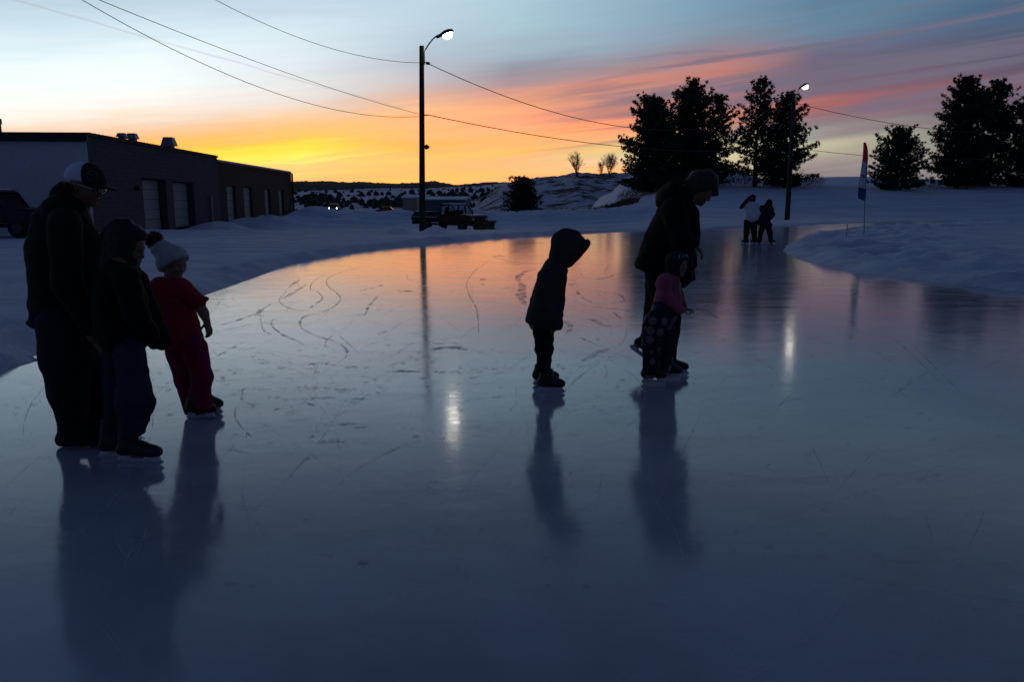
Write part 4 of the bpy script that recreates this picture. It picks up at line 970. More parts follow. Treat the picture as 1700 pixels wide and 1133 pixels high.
# ---- couple far down the ice
def far_pair():
    foot = G(1246, 404); f = Fig(foot, .017); o = f.o
    e = person(foot, 'distant skater in white jacket and dark trousers with one arm raised to the head')
    torso = [((1247,344,0),10,(1247,362,0),10.5,.75), ((1240,342,0),6,(1254,342,0),6,1)]
    arms = [((1238,341,0),4,(1231,343,-.05),3.2,1), ((1256,342,0),4.5,(1259,354,0),4,1), ((1259,354,0),4,(1256,363,-.05),3,1)]
    ra_ = [((1231,344,-.05),3,(1240,333,-.05),2.6,1), ((1240,333,-.05),2.6,(1245,328,-.02),2.4,1)]
    legs = [((1241,368,0),6,(1239.5,385,0),5,1), ((1239.5,385,0),5,(1238,400,0),3.4,1), ((1251,368,0),6,(1252,385,0),5,1), ((1252,385,0),5,(1253,400,0),3.4,1)]
    S = f.sdf(1218, 316, 1272, 410, -.4, .4, .03); body_of(f, S, torso+arms+ra_+legs, .8)
    hc = f.j(1249, 329, 0); head(S, hc, .115, (.5, -1, 0)); hand(S, f.j(1245, 328, -.02), (1, .2, .4), (0, 1, -.2), 1, .4)
    sdf_obj('body', S, M_skin, e, o)
    J = f.sdf(1218, 325, 1272, 385, -.4, .4, .03)
    for a, ra, b_, rb, fy in torso+arms: f.cap(J, a, ra, b_, rb, fy=fy)
    J.plane(f.j(1247, 369, 0), (0, 0, -1)); folded(J, .012, 30, fx=5, fz=6); jk = sdf_obj('jacket', J, fabric('white_jacket', (.6, .6, .62)), e, o)
    K = f.sdf(1218, 318, 1272, 350, -.4, .4, .03)
    for a, ra, b_, rb, fy in ra_: f.cap(K, a, ra*1.15, b_, rb*1.15, fy=fy)
    sdf_obj('sleeve', K, fabric('dark_sleeve', (.02, .02, .03)), jk, o)
    H = f.sdf(1230, 316, 1268, 350, -.3, .3, .03, .012); f.cap(H, (1249,328,.02), 5.6, (1249,331,.02), 5.6); f.cap(H, (1245,339,.02), 3.6, (1253,339,.02), 3.6); folded(H, .012, 31, fx=12); H.ell(f.j(1250.5, 330, -.16), (.08, .1, .09), op='d'); sdf_obj('hair', H, mat('far_hair', (.02, .016, .014)), e, o)
    T = f.sdf(1225, 360, 1265, 404, -.3, .3, .03)
    for a, ra, b_, rb, fy in legs: f.cap(T, a, ra, b_, rb, fy=fy)
    sdf_obj('trousers', T, fabric('far_trousers', (.015, .015, .018)), e, o)
    for x, yw in ((1237, 2.8), (1251.5, 3.0)):
        p = G(x, 404); skate(e, o, (p.x, p.y, 0), yw, .28, laces=False, high=.15)
    foot = G(1270, 404); f = Fig(foot, .017); o = f.o
    e = person(foot, 'distant skater in dark quilted coat and knitted hat standing with feet apart')
    torso = [((1272,349,0),9,(1270,368,0),9.5,.8), ((1265,347,0),6,(1279,347,0),6,1), ((1262,370,0),4,(1279,374,0),4,1.5)]
    arms = [((1280,347,0),4.5,(1283,356,-.05),4,1), ((1283,356,-.05),4,(1280,362,-.15),3.2,1), ((1264,348,0),4.5,(1261,360,0),3.8,1), ((1261,360,0),3.8,(1259,370,-.03),3.2,1)]
    legs = [((1267,372,0),5.5,(1263,386,0),4.4,1), ((1263,386,0),4.4,(1260,401,0),3.2,1), ((1274,372,0),5.5,(1278,386,0),4.4,1), ((1278,386,0),4.4,(1280,401,0),3.2,1)]
    S = f.sdf(1248, 326, 1298, 410, -.4, .4, .03); body_of(f, S, torso+arms+legs, .8)
    hc = f.j(1277, 338, 0); head(S, hc, .11, (0, -1, -.1)); hand(S, f.j(1259, 371, -.03), (0, 0, -1), (1, 0, 0), 1, .4)
    sdf_obj('body', S, M_skin, e, o)
    J = f.sdf(1248, 336, 1298, 392, -.4, .4, .03)
    for a, ra, b_, rb, fy in torso+arms: f.cap(J, a, ra, b_, rb, fy=fy)
    J.plane(f.j(1270, 378, 0), (.25, 0, -1)); folded(J, .014, 32, fx=3, fz=9); jk = sdf_obj('coat', J, fabric('dark_quilt', (.022, .022, .03)), e, o)
    sc_ = SDF(np.array(f.j(1276, 343, 0))-.25, np.array(f.j(1276, 343, 0))+.25, .014, .03); f.cap(sc_, (1273,344,0), 3.2, (1279,344,0), 3.2, fy=1.3); sdf_obj('scarf', sc_, fabric('mauve_scarf', (.16, .11, .14)), e, o)
    H = f.sdf(1262, 324, 1292, 350, -.3, .3, .03, .012); f.cap(H, (1277,336,.01), 5.3, (1277,337.5,.01), 5.4); f.cap(H, (1272,340,.04), 3, (1270,344,.04), 3); H.ell(f.j(1277, 339.5, -.15), (.08, .09, .07), op='d'); sdf_obj('knitted_hat', H, fabric('far_hat', (.015, .015, .018)), e, o)
    T = f.sdf(1250, 364, 1292, 404, -.3, .3, .03)
    for a, ra, b_, rb, fy in legs: f.cap(T, a, ra, b_, rb, fy=fy)
    sdf_obj('trousers', T, fabric('far_jeans', (.015, .015, .018)), e, o)
    for x, yw in ((1260, 3.6), (1281, -.6)):
        p = G(x, 404); skate(e, o, (p.x, p.y, 0), yw, .27, laces=False, high=.15)
far_pair()

# ------------------------------------------------------------------ buildings on the left
M_block = mat('painted_block', (.11, .115, .115), .9, var=.12, nscale=2, bump=.006, bscale=25)
def block_mat(name, col, bw, bh):
    m = mat(name, col, .9, var=.15, nscale=1.3); t = m.node_tree; b = t.nodes['Principled BSDF']
    tc = t.nodes.new('ShaderNodeTexCoord'); mp = t.nodes.new('ShaderNodeMapping'); mp.inputs['Rotation'].default_value = (math.radians(90), 0, 0)
    sp = t.nodes.new('ShaderNodeSeparateXYZ'); cb = t.nodes.new('ShaderNodeCombineXYZ'); t.links.new(tc.outputs['Object'], sp.inputs[0])
    ad = t.nodes.new('ShaderNodeMath'); ad.operation = 'ADD'; t.links.new(sp.outputs[0], ad.inputs[0]); t.links.new(sp.outputs[1], ad.inputs[1])
    t.links.new(ad.outputs[0], cb.inputs[0]); t.links.new(sp.outputs[2], cb.inputs[1])
    br = t.nodes.new('ShaderNodeTexBrick'); br.inputs['Scale'].default_value = 1; br.inputs['Brick Width'].default_value = bw; br.inputs['Row Height'].default_value = bh; br.inputs['Mortar Size'].default_value = .012
    br.inputs['Color1'].default_value = (*col, 1); br.inputs['Color2'].default_value = (col[0]*.8, col[1]*.8, col[2]*.8, 1); br.inputs['Mortar'].default_value = (col[0]*.55, col[1]*.55, col[2]*.55, 1)
    t.links.new(cb.outputs[0], br.inputs['Vector']); t.links.new(br.outputs['Color'], b.inputs['Base Color'])
    bp = t.nodes.new('ShaderNodeBump'); bp.inputs['Distance'].default_value = .01; bp.inputs['Strength'].default_value = .6; bp.invert = True
    t.links.new(br.outputs['Fac'], bp.inputs['Height']); t.links.new(bp.outputs[0], b.inputs['Normal']); return m
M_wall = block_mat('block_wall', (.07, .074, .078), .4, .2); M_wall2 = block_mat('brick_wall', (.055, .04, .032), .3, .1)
M_trim = mat('dark_trim', (.02, .02, .022), .6); M_door = mat('overhead_door', (.23, .24, .25), .6, var=.08); M_met = mat('galvanised', (.20, .20, .21), .5, metal=.3)
def siding_mat():
    m = mat('white_siding', (.50, .51, .52), .6, var=.06); t = m.node_tree; b = t.nodes['Principled BSDF']
    tc = t.nodes.new('ShaderNodeTexCoord'); w = t.nodes.new('ShaderNodeTexWave'); w.inputs['Scale'].default_value = 1.6; w.bands_direction = 'X'
    t.links.new(tc.outputs['Object'], w.inputs[0]); bp = t.nodes.new('ShaderNodeBump'); bp.inputs['Distance'].default_value = .02; bp.inputs['Strength'].default_value = .5
    t.links.new(w.outputs['Fac'], bp.inputs['Height']); t.links.new(bp.outputs[0], b.inputs['Normal']); return m
M_side = siding_mat()
C0 = G(158, 391); wd = Vector((-.068, 1.0159, 0)).normalized()
def wall_s(px):
    d = ray(px, 330); # point along wall hit by that vertical plane
    k = d.x/d.y; # x = k*y
    return (k*C0.y-C0.x)/(wd.x-k*wd.y)
def wall_z(px, py): p = C0+wd*wall_s(px); return P(px, py, p.y).z
ang = math.atan2(wd.y, wd.x)-math.pi/2      # local +y runs along the wall, local x<0 is inside
S1 = wall_s(364.5); S2 = wall_s(485); H1 = wall_z(158, 226); H2 = wall_z(425, 279)
def garage(name, s0, s1, h, doors, wm, label, front=False, vents=(), roofm=None):
    rc = .40 if front else .17
    e = empty(name, C0+wd*s0, ang); setp(e, label, 'building'); L = s1-s0; D = 24
    m = MB(); ds = sorted((wall_s(a)-s0, wall_s(b_)-s0, wall_z((a+b_)/2, t_)) for a, b_, t_ in doors); y = 0
    for a, b_, t_ in ds:
        a += .02; m.box(-.45, 0, y, a, -.3, h); m.box(-.45, 0, a, b_, t_, h); y = b_
    m.box(-.45, 0, y, L, -.3, h); m.box(-D, -.45, 0.001 if front else 0, .35, -.3, h-.003); m.box(-D, -.45, L-.35, L, -.3, h-.003); m.box(-D, -D+.3, .35, L-.35, -.3, h-.003)
    m.build('wall', wm, e)
    for a, b_, t_ in ds:
        d = MB(); n = 5
        for i in range(n): d.box(-rc-.04, -rc, a+.03, b_-.003, -.05+(t_+.05)*i/n+.012, -.05+(t_+.05)*(i+1)/n-.004, .008)
        d.build('overhead_door', M_door, e)
        fr = MB(); fr.box(-rc-.04, -rc+.04, b_-.06, b_-.004, -.05, t_); fr.box(-rc-.04, -rc+.04, a+.02, b_-.06, t_-.06, t_-.004); fr.build('door_frame', M_trim, e)
    r = MB(); nseg = int(L/.42)
    r.box(-D-.2, .10, -.15 if front else .0, L+(.08 if not front else 0), h+.001, h+.07)
    if roofm is None:
        for i in range(nseg): r.box(-D-.2, .19, -.1+i*.42, .12+i*.42, h+.071, h+.125)
    r.build('roof', M_trim, e)
    if roofm: q = MB(); q.box(-D, .06, .05, L-.1, h+.072, h+.20, .04); q.build('roof_snow', M_snow, e)
    if front:
        q = MB(); q.box(-D, -.002, -.03, -.001, -.3, h-.25); q.build('siding', M_side, e)
        q = MB(); q.box(-D-.2, .1, -.2, -.032, h-.25, h+.0); q.build('fascia', M_trim, e)
    for a, w, t_, back in vents:
        s = wall_s(a+back*31)-s0; z1 = wall_z(a+back*31, t_); v = MB(); hw = w/2
        v.box(-back-hw*.8, -back+hw*.8, s-hw*.8, s+hw*.8, h+.05, h+.3)
        v.add([(-back-hw*1.3, s-hw*1.3, h+.3), (-back+hw*1.3, s-hw*1.3, h+.3), (-back+hw*1.3, s+hw*1.3, h+.3), (-back-hw*1.3, s+hw*1.3, h+.3),
               (-back-hw*.85, s-hw*.85, z1), (-back+hw*.85, s-hw*.85, z1), (-back+hw*.85, s+hw*.85, z1), (-back-hw*.85, s+hw*.85, z1)],
              [(3,2,1,0),(4,5,6,7),(0,1,5,4),(1,2,6,5),(2,3,7,6),(3,0,4,7)])
        v.build('roof_vent', M_met, e)
    return e
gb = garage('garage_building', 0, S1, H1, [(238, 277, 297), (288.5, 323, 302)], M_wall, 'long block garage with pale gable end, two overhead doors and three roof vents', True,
            [(213, .34, 221, .45), (229.5, .40, 221.5, .45), (287, .56, 228, .5)])
pp = MB(); s_ = wall_s(348); pp.box(.0, .14, s_-.08, s_+.10, -.1, wall_z(348, 324)); pp.build('downpipe', mat('tan_paint', (.24, .2, .15), .7), gb)
pp = MB(); pp.tube([(-20.4, .9, H1), (-20.4, .9, H1+.85)], .07, 8); pp.tube([(-20.4, .9, H1+.85), (-20.4, .9, H1+.98)], .11, 8)
pt = P(0.5, 196, C0.y-.9)
vent = MB(); base = P(1.0, 226, C0.y+1.0); vent.tube([(0, 0, -.1), (0, 0, P(1, 203, base.y).z-base.z)], .07, 8); vent.tube([(0, 0, P(1, 206, base.y).z-base.z), (0, 0, P(1, 197, base.y).z-base.z)], .11, 8)
vl = Matrix.Rotation(-ang, 3, 'Z') @ (Vector((base.x, base.y, base.z))-C0); vent.xf(Matrix.Translation(vl)); vent.build('flue_pipe', M_met, gb)
lt = MB(); s_ = wall_s(227); z_ = wall_z(227, 312); lt.box(0.0, .22, s_-.12, s_+.12, z_-.12, z_+.08, .03); lt.build('wall_light', M_trim, gb)
gw = garage('garage_wing', S1+.003, S2, H2, [(377, 391.5, 308.5), (405, 418.5, 311), (440, 449, 314), (463, 471, 316)], M_wall2, 'lower brown garage wing with snow on its roof and four narrow recessed doors', False, roofm=True)
pp = MB(); L2 = S2-S1; pp.tube([(.12, L2-.1, -.2), (.12, L2-.1, H2)], .09, 8); pp.build('downpipe', M_trim, gw)

# ------------------------------------------------------------------ street lamps and wires
M_pole = mat('weathered_pole', (.045, .032, .024), .9, var=.3, nscale=6, bump=.01, bscale=30)
M_lens = mat('lit_lens', (.9, .9, .85), .4, emis=(1, .93, .78, 1), estr=32)
def lamp(name, base, ztop, headpos, attach, label, r=.15, extra=False, lean=0):
    e = empty(name, base); setp(e, label, 'street lamp', 'street lamps round the rink'); b = Vector(base)
    m = MB(); top = Vector((lean, 0, ztop-b.z)); n = 10
    m.tube([top*(i/n)+Vector((0, 0, -.3 if i == 0 else 0)) for i in range(n+1)], [r*(1.12-.34*i/n) for i in range(n+1)], 12); m.build('pole', M_pole, e, True)
    h = Vector(headpos)-b; a = top+Vector((r*.8, 0, attach)); d = h-a
    am = MB(); pts = [a+Vector((d.x*t_, d.y*t_, d.z*math.sin(t_*math.pi/2)**.9)) for t_ in [i/12 for i in range(13)]]
    am.tube([a-Vector((0, 0, .45))]+pts, .030, 8); am.box(a.x-.05, a.x+.02, -.05, .05, a.z-.5, a.z+.05, .01); am.build('arm', M_met, e, True)
    # cobra head: tapered hood over a bowl lens, tipped towards the arm's direction
    R = Matrix.Rotation(-math.radians(22), 4, 'Y')
    rings = [(-.34, .035, .035), (-.26, .06, .05), (-.12, .13, .10), (.05, .20, .145), (.22, .205, .14), (.36, .15, .10), (.43, .06, .04)]
    V, Fc = [], []; nn = 16
    for x, wy, hz_ in rings:
        for k in range(nn):
            t_ = 2*math.pi*k/nn; zz = math.sin(t_); V.append((x, wy*math.cos(t_), (hz_ if zz > 0 else .045)*zz))
    for i in range(len(rings)-1):
        for k in range(nn): j = (k+1) % nn; Fc.append((i*nn+k, i*nn+j, i*nn+nn+j, i*nn+nn+k))
    Fc += [tuple(range(nn-1, -1, -1)), tuple(range((len(rings)-1)*nn, len(rings)*nn))]
    hd = MB().add(V, Fc); hd.xf(Matrix.Translation(h+Vector((.10, 0, 0))) @ R); ho = hd.build('lamp_head', M_trim, e, True)
    V, Fc = [], []
    for i in range(7):
        ph = i/6*math.pi/2
        for k in range(nn): t_ = 2*math.pi*k/nn; V.append((.14+.22*math.cos(ph)*math.cos(t_), .165*math.cos(ph)*math.sin(t_), -.03-.21*math.sin(ph)))
    for i in range(6):
        for k in range(nn): j = (k+1) % nn; Fc.append((i*nn+k, i*nn+nn+k, i*nn+nn+j, i*nn+j))
    ln = MB().add(V, Fc); ln.xf(Matrix.Translation(h+Vector((.10, 0, 0))) @ R); ln.build('lens', M_lens, ho, True)
    return e
Y1, Y2 = 35.0, 57.0
b1 = P(701, 385, Y1); b1.z = hz(b1.x, Y1)-.05
l1 = lamp('street_lamp', b1, P(700, 76, Y1).z, P(733, 57, Y1), -.25, 'nearer street lamp on wooden pole beside the parked snow plough truck', .125, lean=P(700, 76, Y1).x-b1.x)
ins = MB(); 
def loc1(px, py, dy=0): return Vector(P(px, py, Y1+dy))-b1
for q_ in ((703.5, 103.5), (709, 104.5), (712, 105)): c = loc1(*q_); ins.tube([c-Vector((0, 0, .06)), c+Vector((0, 0, .05))], .045, 8)
ins.tube([loc1(700, 103), loc1(713, 105)], .02, 6); ins.build('insulator', M_trim, l1, True)
ins = MB(); ins.tube([loc1(698, 191), loc1(706, 191), loc1(712, 191)], [.02, .03, .02], 6); ins.build('insulator', M_trim, l1, True)
sp = MB(); c = loc1(707, 244); sp.tube([loc1(701, 244), c], .04, 8); sp.tube([c-Vector((.05, 0, 0)), c+Vector((.02, 0, 0)), c+Vector((.14, -.04, -.01))], [.06, .12, .05], 10); sp.build('floodlight', M_trim, l1, True)
b2 = P(1307, 358, Y2); b2.z = hz(b2.x, Y2)-.05
l2 = lamp('street_lamp', b2, P(1319, 155, Y2).z, P(1331, 143.5, Y2), -.2, 'farther street lamp on wooden pole in front of the right group of pines', .17, lean=P(1319, 155, Y2).x-P(1307, 357, Y2).x)
M_wire = mat('wire', (.03, .03, .03), .6, var=.05)
def wire(a, b_, sag, r, label):
    a = Vector(a); b_ = Vector(b_); n = 48; m = MB()
    m.tube([a+(b_-a)*(i/n)-Vector((0, 0, sag*4*(i/n)*(1-i/n)))-a for i in range(n+1)], r, 5)
    o = m.build('overhead_wire', M_wire, None, True, a); setp(o, label, 'wire', 'overhead wires on the lamp poles'); return o
wire(P(697, 104, Y1), (-12.14, 22.77, 9.43), 1.024, .010, 'top wire running left from the nearer lamp pole')
wire(P(699, 193, Y1), (-13.70, 15.46, 9.16), 1.749, .010, 'lower dark wire sagging left from the nearer lamp pole')
wire(P(699, 190, Y1), (-13.83, -2.47, 7.965), .83, .008, 'thin straighter wire running left, just above the lower dark wire')
wire(P(712, 106, Y1), P(1318, 170, Y2), 2.25, .018, 'upper wire between the nearer and the farther lamp pole')
wire(P(712, 191, Y1), P(1315, 243, Y2), .8, .018, 'lower wire between the nearer and the farther lamp pole')
wire(P(1321, 171, Y2), (58.5, 80, 8.67), 1.387, .02, 'upper wire running right from the farther lamp pole')
wire(P(1317, 246, Y2), (51.8, 77.4, 5.7), .61, .018, 'lower wire running right from the farther lamp pole')

# ------------------------------------------------------------------ trees
M_bark = mat('pine_bark', (.05, .035, .025), .95, bump=.02, bscale=12); M_bark2 = mat('bare_bark', (.10, .065, .045), .9)
def needles(name, col):
    m = mat(name, col, .8, var=.35, nscale=.8); return m
M_needle = needles('pine_needles', (.028, .042, .026)); M_scrub = needles('scrub_twigs', (.05, .042, .032))
def pine(px, py_top, py_base, Y, half, label, seed, shape=.75, dens=1.0, group='pines on the snowy rise', sk=0):
    rr = random.Random(seed); b = P(px, py_base, Y); b.z = hz(b.x, Y)-.15; Ht = P(px, py_top, Y).z-b.z; m_ = mpp(P(px, py_base, Y)); R = half*m_*1.18
    e = empty('pine_tree', b, rr.uniform(0, 6.28)); setp(e, label, 'tree', group)
    tr = MB(); n = 10; bend = [Vector((.02*Ht*math.sin(i*.5+seed)*(i/n), .02*Ht*math.cos(i*.7+seed)*(i/n), Ht*.97*i/n)) for i in range(n+1)]
    tr.tube(bend, [.022*Ht*(1-.93*i/n)+.01 for i in range(n+1)], 8)
    V, Q = [], []; cw = MB(); bl = MB()
    def tuft(p, s, d):
        for k in range(20):
            v = Vector((rr.gauss(0, 1), rr.gauss(0, 1), rr.gauss(0, 1)+.25)).normalized()*.9+d*.5; v = v.normalized()*s*rr.uniform(.6, 1.15)
            a = v.orthogonal().normalized(); a = (Matrix.Rotation(rr.uniform(0, 6.28), 3, v.normalized()) @ a)*s*.115
            o = len(V); V.extend([p-a*.4, p+a*.4, p+v*.62+a, p+v, p+v*.62-a]); Q.append((o, o+1, o+2, o+3, o+4))
    z = .035*Ht if sk == 0 else sk*Ht
    while z < Ht*.985:
        t = z/Ht; rad = R*(1-t**2.2)**.75*(.72+.28*min(1, (t+.12)*3.2)) + .25; 
        for k in range(rr.choice((4, 5, 5, 6)) if dens >= 1 else 4):
            a = rr.uniform(0, 6.283); l = rad*rr.uniform(.42, 1.08)*(1.15 if rr.random() < .12 else 1)
            base = bend[min(n, int(t*n))].copy(); base.z = z; up = (.10+.75*t)*l*rr.uniform(.6, 1.3)
            tip = base+Vector((math.cos(a)*l, math.sin(a)*l, up)); mid = base.lerp(tip, .5)+Vector((0, 0, -.06*l))
            bl.tube([base, mid, tip], [.012*Ht*(1-t)*.45+.02, .03, .012], 4, cap=False)
            nb = max(3, int(l*4.6*dens))
            for q_ in range(nb):
                u = .22+.78*(q_+rr.random()*.6)/nb; p = base.lerp(mid, u*2) if u < .5 else mid.lerp(tip, u*2-1)
                sd = Vector((-math.sin(a), math.cos(a), .15))*rr.uniform(-.40, .40)*l*(1.1-u*.7)
                p = p+sd+Vector((0, 0, rr.uniform(-.05, .22)))
                tuft(p, rr.uniform(.26, .48)*(Ht/13)**.5, (Vector((math.cos(a), math.sin(a), .7))).normalized())
        z += rr.uniform(.21, .36)*(Ht/13)**.5/max(.75, dens)
    tr.build('trunk', M_bark, e, True); bl.build('branches', M_bark, e)
    link('crown', V, Q, M_needle, e)
    return e
pine(1083, 166, 312, 92, 50, 'broad left pine of the middle group, lowest of its three crowns', 1, .7, dens=1.35)
pine(1145, 137, 310, 95, 46, 'tallest broad pine of the middle group, just behind the stooping adult', 2, dens=1.15)
pine(1186, 158, 308, 97, 36, 'pine on the right of the middle group with light gaps near its base', 3, dens=.88)
pine(1253, 133, 308, 94, 40, 'tall slim pine with bare lower trunk just left of the farther lamp pole', 4, dens=.85, sk=.12)
pine(1302, 160, 310, 93, 44, 'ragged pine behind the farther lamp pole, right end of its group', 5, dens=1.0)
pine(1487, 218, 306, 90, 43, 'small solitary pine right of the feather flag', 6, dens=1.3)
pine(1588, 130, 306, 92, 42, 'tall pine with pointed top, first of the group at the right edge', 7, dens=1.1)
pine(1640, 134, 306, 95, 46, 'wide pine with rounded top, second of the group at the right edge', 8, dens=1.0)
pine(1705, 168, 306, 93, 40, 'pine cut off by the right edge of the photo', 9, dens=1.2)
pine(868, 299, 346, 72, 26, 'small dark spruce standing among the ploughed snow piles', 10, dens=1.6, group='small trees beyond the rink')

def bare_tree(px, top, basey, Y, half, label, seed, n0=5):
    rr = random.Random(seed); b = P(px, basey, Y); Ht = P(px, top, Y).z-b.z; e = empty('bare_tree', b); setp(e, label, 'tree', 'bare trees on the skyline'); m = MB(); tw = MB()
    def br(p, d, l, r, k):
        pts = [p]; 
        for i in range(3): d = (d+Vector((rr.gauss(0, .12), rr.gauss(0, .12), .10))).normalized(); pts.append(pts[-1]+d*l/3)
        (m if k > 2 else tw).tube(pts, [r, r*.85, r*.7, r*.5], 4, cap=False)
        if k > 0:
            for i in range(4 if k > 2 else 3): br(pts[rr.choice((1, 2, 3, 3))], (d+Vector((rr.gauss(0, .45), rr.gauss(0, .45), rr.gauss(.05, .25)))).normalized(), l*rr.uniform(.55, .75), max(.022, r*.55), k-1)
    for i in range(n0): br(Vector((rr.uniform(-.3, .3), rr.uniform(-.3, .3), 0)), Vector((rr.gauss(0, .22), rr.gauss(0, .22), 1)).normalized(), Ht*.40, Ht*.016, 4)
    m.build('limbs', M_bark2, e); tw.build('twigs', M_bark2, e)
bare_tree(958, 250, 294, 260, 15, 'leafless round-headed tree on the skyline left of the pines', 1)
bare_tree(1012, 252, 294, 250, 18, 'leafless tree against the pines, taller of the two right of the gap', 2, 6)
bare_tree(1000, 266, 294, 256, 8, 'low leafless sapling between the two taller bare trees', 3, 3)

def shrub(name, cx, cy, cz, rx, ry, h, n, m, label, cat, seed, leaf=.16, kind=None):
    rr = random.Random(seed); V, Q = [], []; rg = np.random.default_rng(seed)
    A_ = rg.uniform(0, 6.283, n); R_ = np.sqrt(rg.random(n)); X_ = np.cos(A_)*R_*rx; Y_ = np.sin(A_)*R_*ry; Hh = terrain(cx+X_, cy+Y_); Nn = vnoise(cx+X_, cy+Y_, seed=seed)
    for i in range(n):
        x, y, r_ = X_[i], Y_[i], R_[i]
        top = h*(1-.5*r_)*(1+.5*Nn[i]); p = Vector((x, y, Hh[i]-cz+rr.random()**.8*top))
        v = Vector((rr.gauss(0, .6), rr.gauss(0, .6), 1)).normalized()*leaf*rr.uniform(.6, 1.8); b_ = v.orthogonal().normalized()*leaf*.22
        o = len(V); V.extend([p-b_, p+b_, p+v]); Q.append((o, o+1, o+2))
    o = link(name, V, Q, m, None, loc=(cx, cy, cz)); setp(o, label, cat, kind=kind); return o
for px, Y, rx, h, lab, sd in ((1215, 96, 3.5, 1.7, 'low dark scrub filling the gap under the middle pines', 41), (1322, 95, 3.4, 1.5, 'low dark scrub at the foot of the ragged pine by the lamp pole', 42), (1590, 94, 3.2, 1.3, 'dark scrub under the tall pointed pine at the right', 43), (1655, 94, 3.6, 1.4, 'dark scrub under the wide round-topped pine at the right', 44), (1090, 92, 4.5, 2.2, 'dense dark scrub round the foot of the broad left pine', 45), (1535, 92, 1.2, .5, 'small tuft of scrub between the solitary pine and the right group', 46)):
    p = P(px, 306, Y); shrub('shrub', p.x, Y, hz(p.x, Y), rx, 1.6, h, int(1500*rx*h/4), M_scrub if sd != 45 else M_needle, lab, 'shrub', sd)
M_dry = mat('dry_grass', (.20, .145, .075), .9)
for px, py, Y, rx, lab, sd in ((925, 330, 76, 3.6, 'dry tan grass poking through snow beside the small spruce', 51), (990, 325, 84, 4.5, 'dry tan grass strip at the foot of the snow bank left of the pines', 52), (488, 360, 71, .9, 'dry weeds at the far corner of the garage wing', 53)):
    p = P(px, py, Y); shrub('dry_grass', p.x, Y, hz(p.x, Y), rx, 1.5, .75, int(700*rx), M_dry, lab, 'grass', sd, .3, 'stuff')
# dark tree and roof specks on the town hillside
rr = random.Random(77); V, Q = [], []
for i in range(900):
    px = rr.uniform(470, 900); r_ = rr.choice([rr.uniform(300, 520), rr.uniform(420, 700), rr.uniform(700, 1400)]); a = azel(px, 330)[0]; x, y = math.sin(a)*r_, math.cos(a)*r_
    if vnoise(np.array([x/60]), np.array([y/60]), seed=31)[0] < (.05 if r_ < 700 else .25): continue
    z = float(z_mid(np.array([a]), np.array([r_]), np.array([x]), np.array([y]))[0]); h = rr.uniform(2.0, 4.2); w = h*rr.uniform(.35, .8); o = len(V)
    for k in range(6): t_ = k*1.047; V.append((x+math.cos(t_)*w, y+math.sin(t_)*w, z+h*.25*rr.random()))
    for k in range(6): t_ = k*1.047+.4; V.append((x+math.cos(t_)*w*.7, y+math.sin(t_)*w*.7, z+h*(.6+.2*rr.random())))
    V.append((x, y, z+h))
    for k in range(6): j = (k+1) % 6; Q += [(o+k, o+j, o+6+j, o+6+k), (o+6+k, o+6+j, o+12)]
setp(link('distant_trees', V, Q, M_needle), 'dark specks of distant trees scattered across the snowy town hillside', 'trees', kind='stuff')

# ------------------------------------------------------------------ distant sheds
def shed(name, px0, px1, ytop, ybase, Y, col, label, depth=10, dx=0):
    a = P(px0, ybase, Y); b_ = P(px1, ybase, Y); zt = P((px0+px1)/2, ytop, Y).z; zb = min(a.z, -3); w = b_.x-a.x
    e = empty(name, ((a.x+b_.x)/2, Y, zb)); setp(e, label, 'building'); m = MB(); h = zt-zb; m.box(-w/2, w/2, 0, depth, 0, h*.93); m.add([(-w/2, 0, h*.93), (w/2, 0, h*.93), (w/2, depth, h*.93), (-w/2, depth, h*.93), (-w/2, depth/2, h), (w/2, depth/2, h)], [(0,4,3), (1,2,5)]); m.build('wall', mat(name+'_wall', col, .8), e)
    r = MB(); k = .25; r.add([(-w/2-k, -k, h*.925+.03), (w/2+k, -k, h*.925+.03), (w/2+k, depth/2, h+.05), (-w/2-k, depth/2, h+.05), (w/2+k, depth+k, h*.925+.03), (-w/2-k, depth+k, h*.925+.03),
        (-w/2-k, -k, h*.925+.15), (w/2+k, -k, h*.925+.15), (w/2+k, depth/2, h+.2), (-w/2-k, depth/2, h+.2), (w/2+k, depth+k, h*.925+.15), (-w/2-k, depth+k, h*.925+.15)],
        [(3,2,1,0),(5,4,2,3),(6,7,8,9),(9,8,10,11),(0,1,7,6),(4,5,11,10),(0,6,9,3),(3,9,11,5),(1,2,8,7),(2,4,10,8)]); r.build('roof', M_snow, e)
    d = MB(); d.box(-w*.2, w*.15, -.12, -.004, 0.0, h*.55); d.build('door', M_door, e); return e
shed('tan_shed', 669, 691, 325, 350, 130, (.30, .24, .21), 'small pale tan shed behind the nearer lamp pole', 8)
shed('grey_warehouse', 703, 772, 328, 350, 118, (.07, .085, .10), 'long grey warehouse behind the parked snow plough truck', 14)

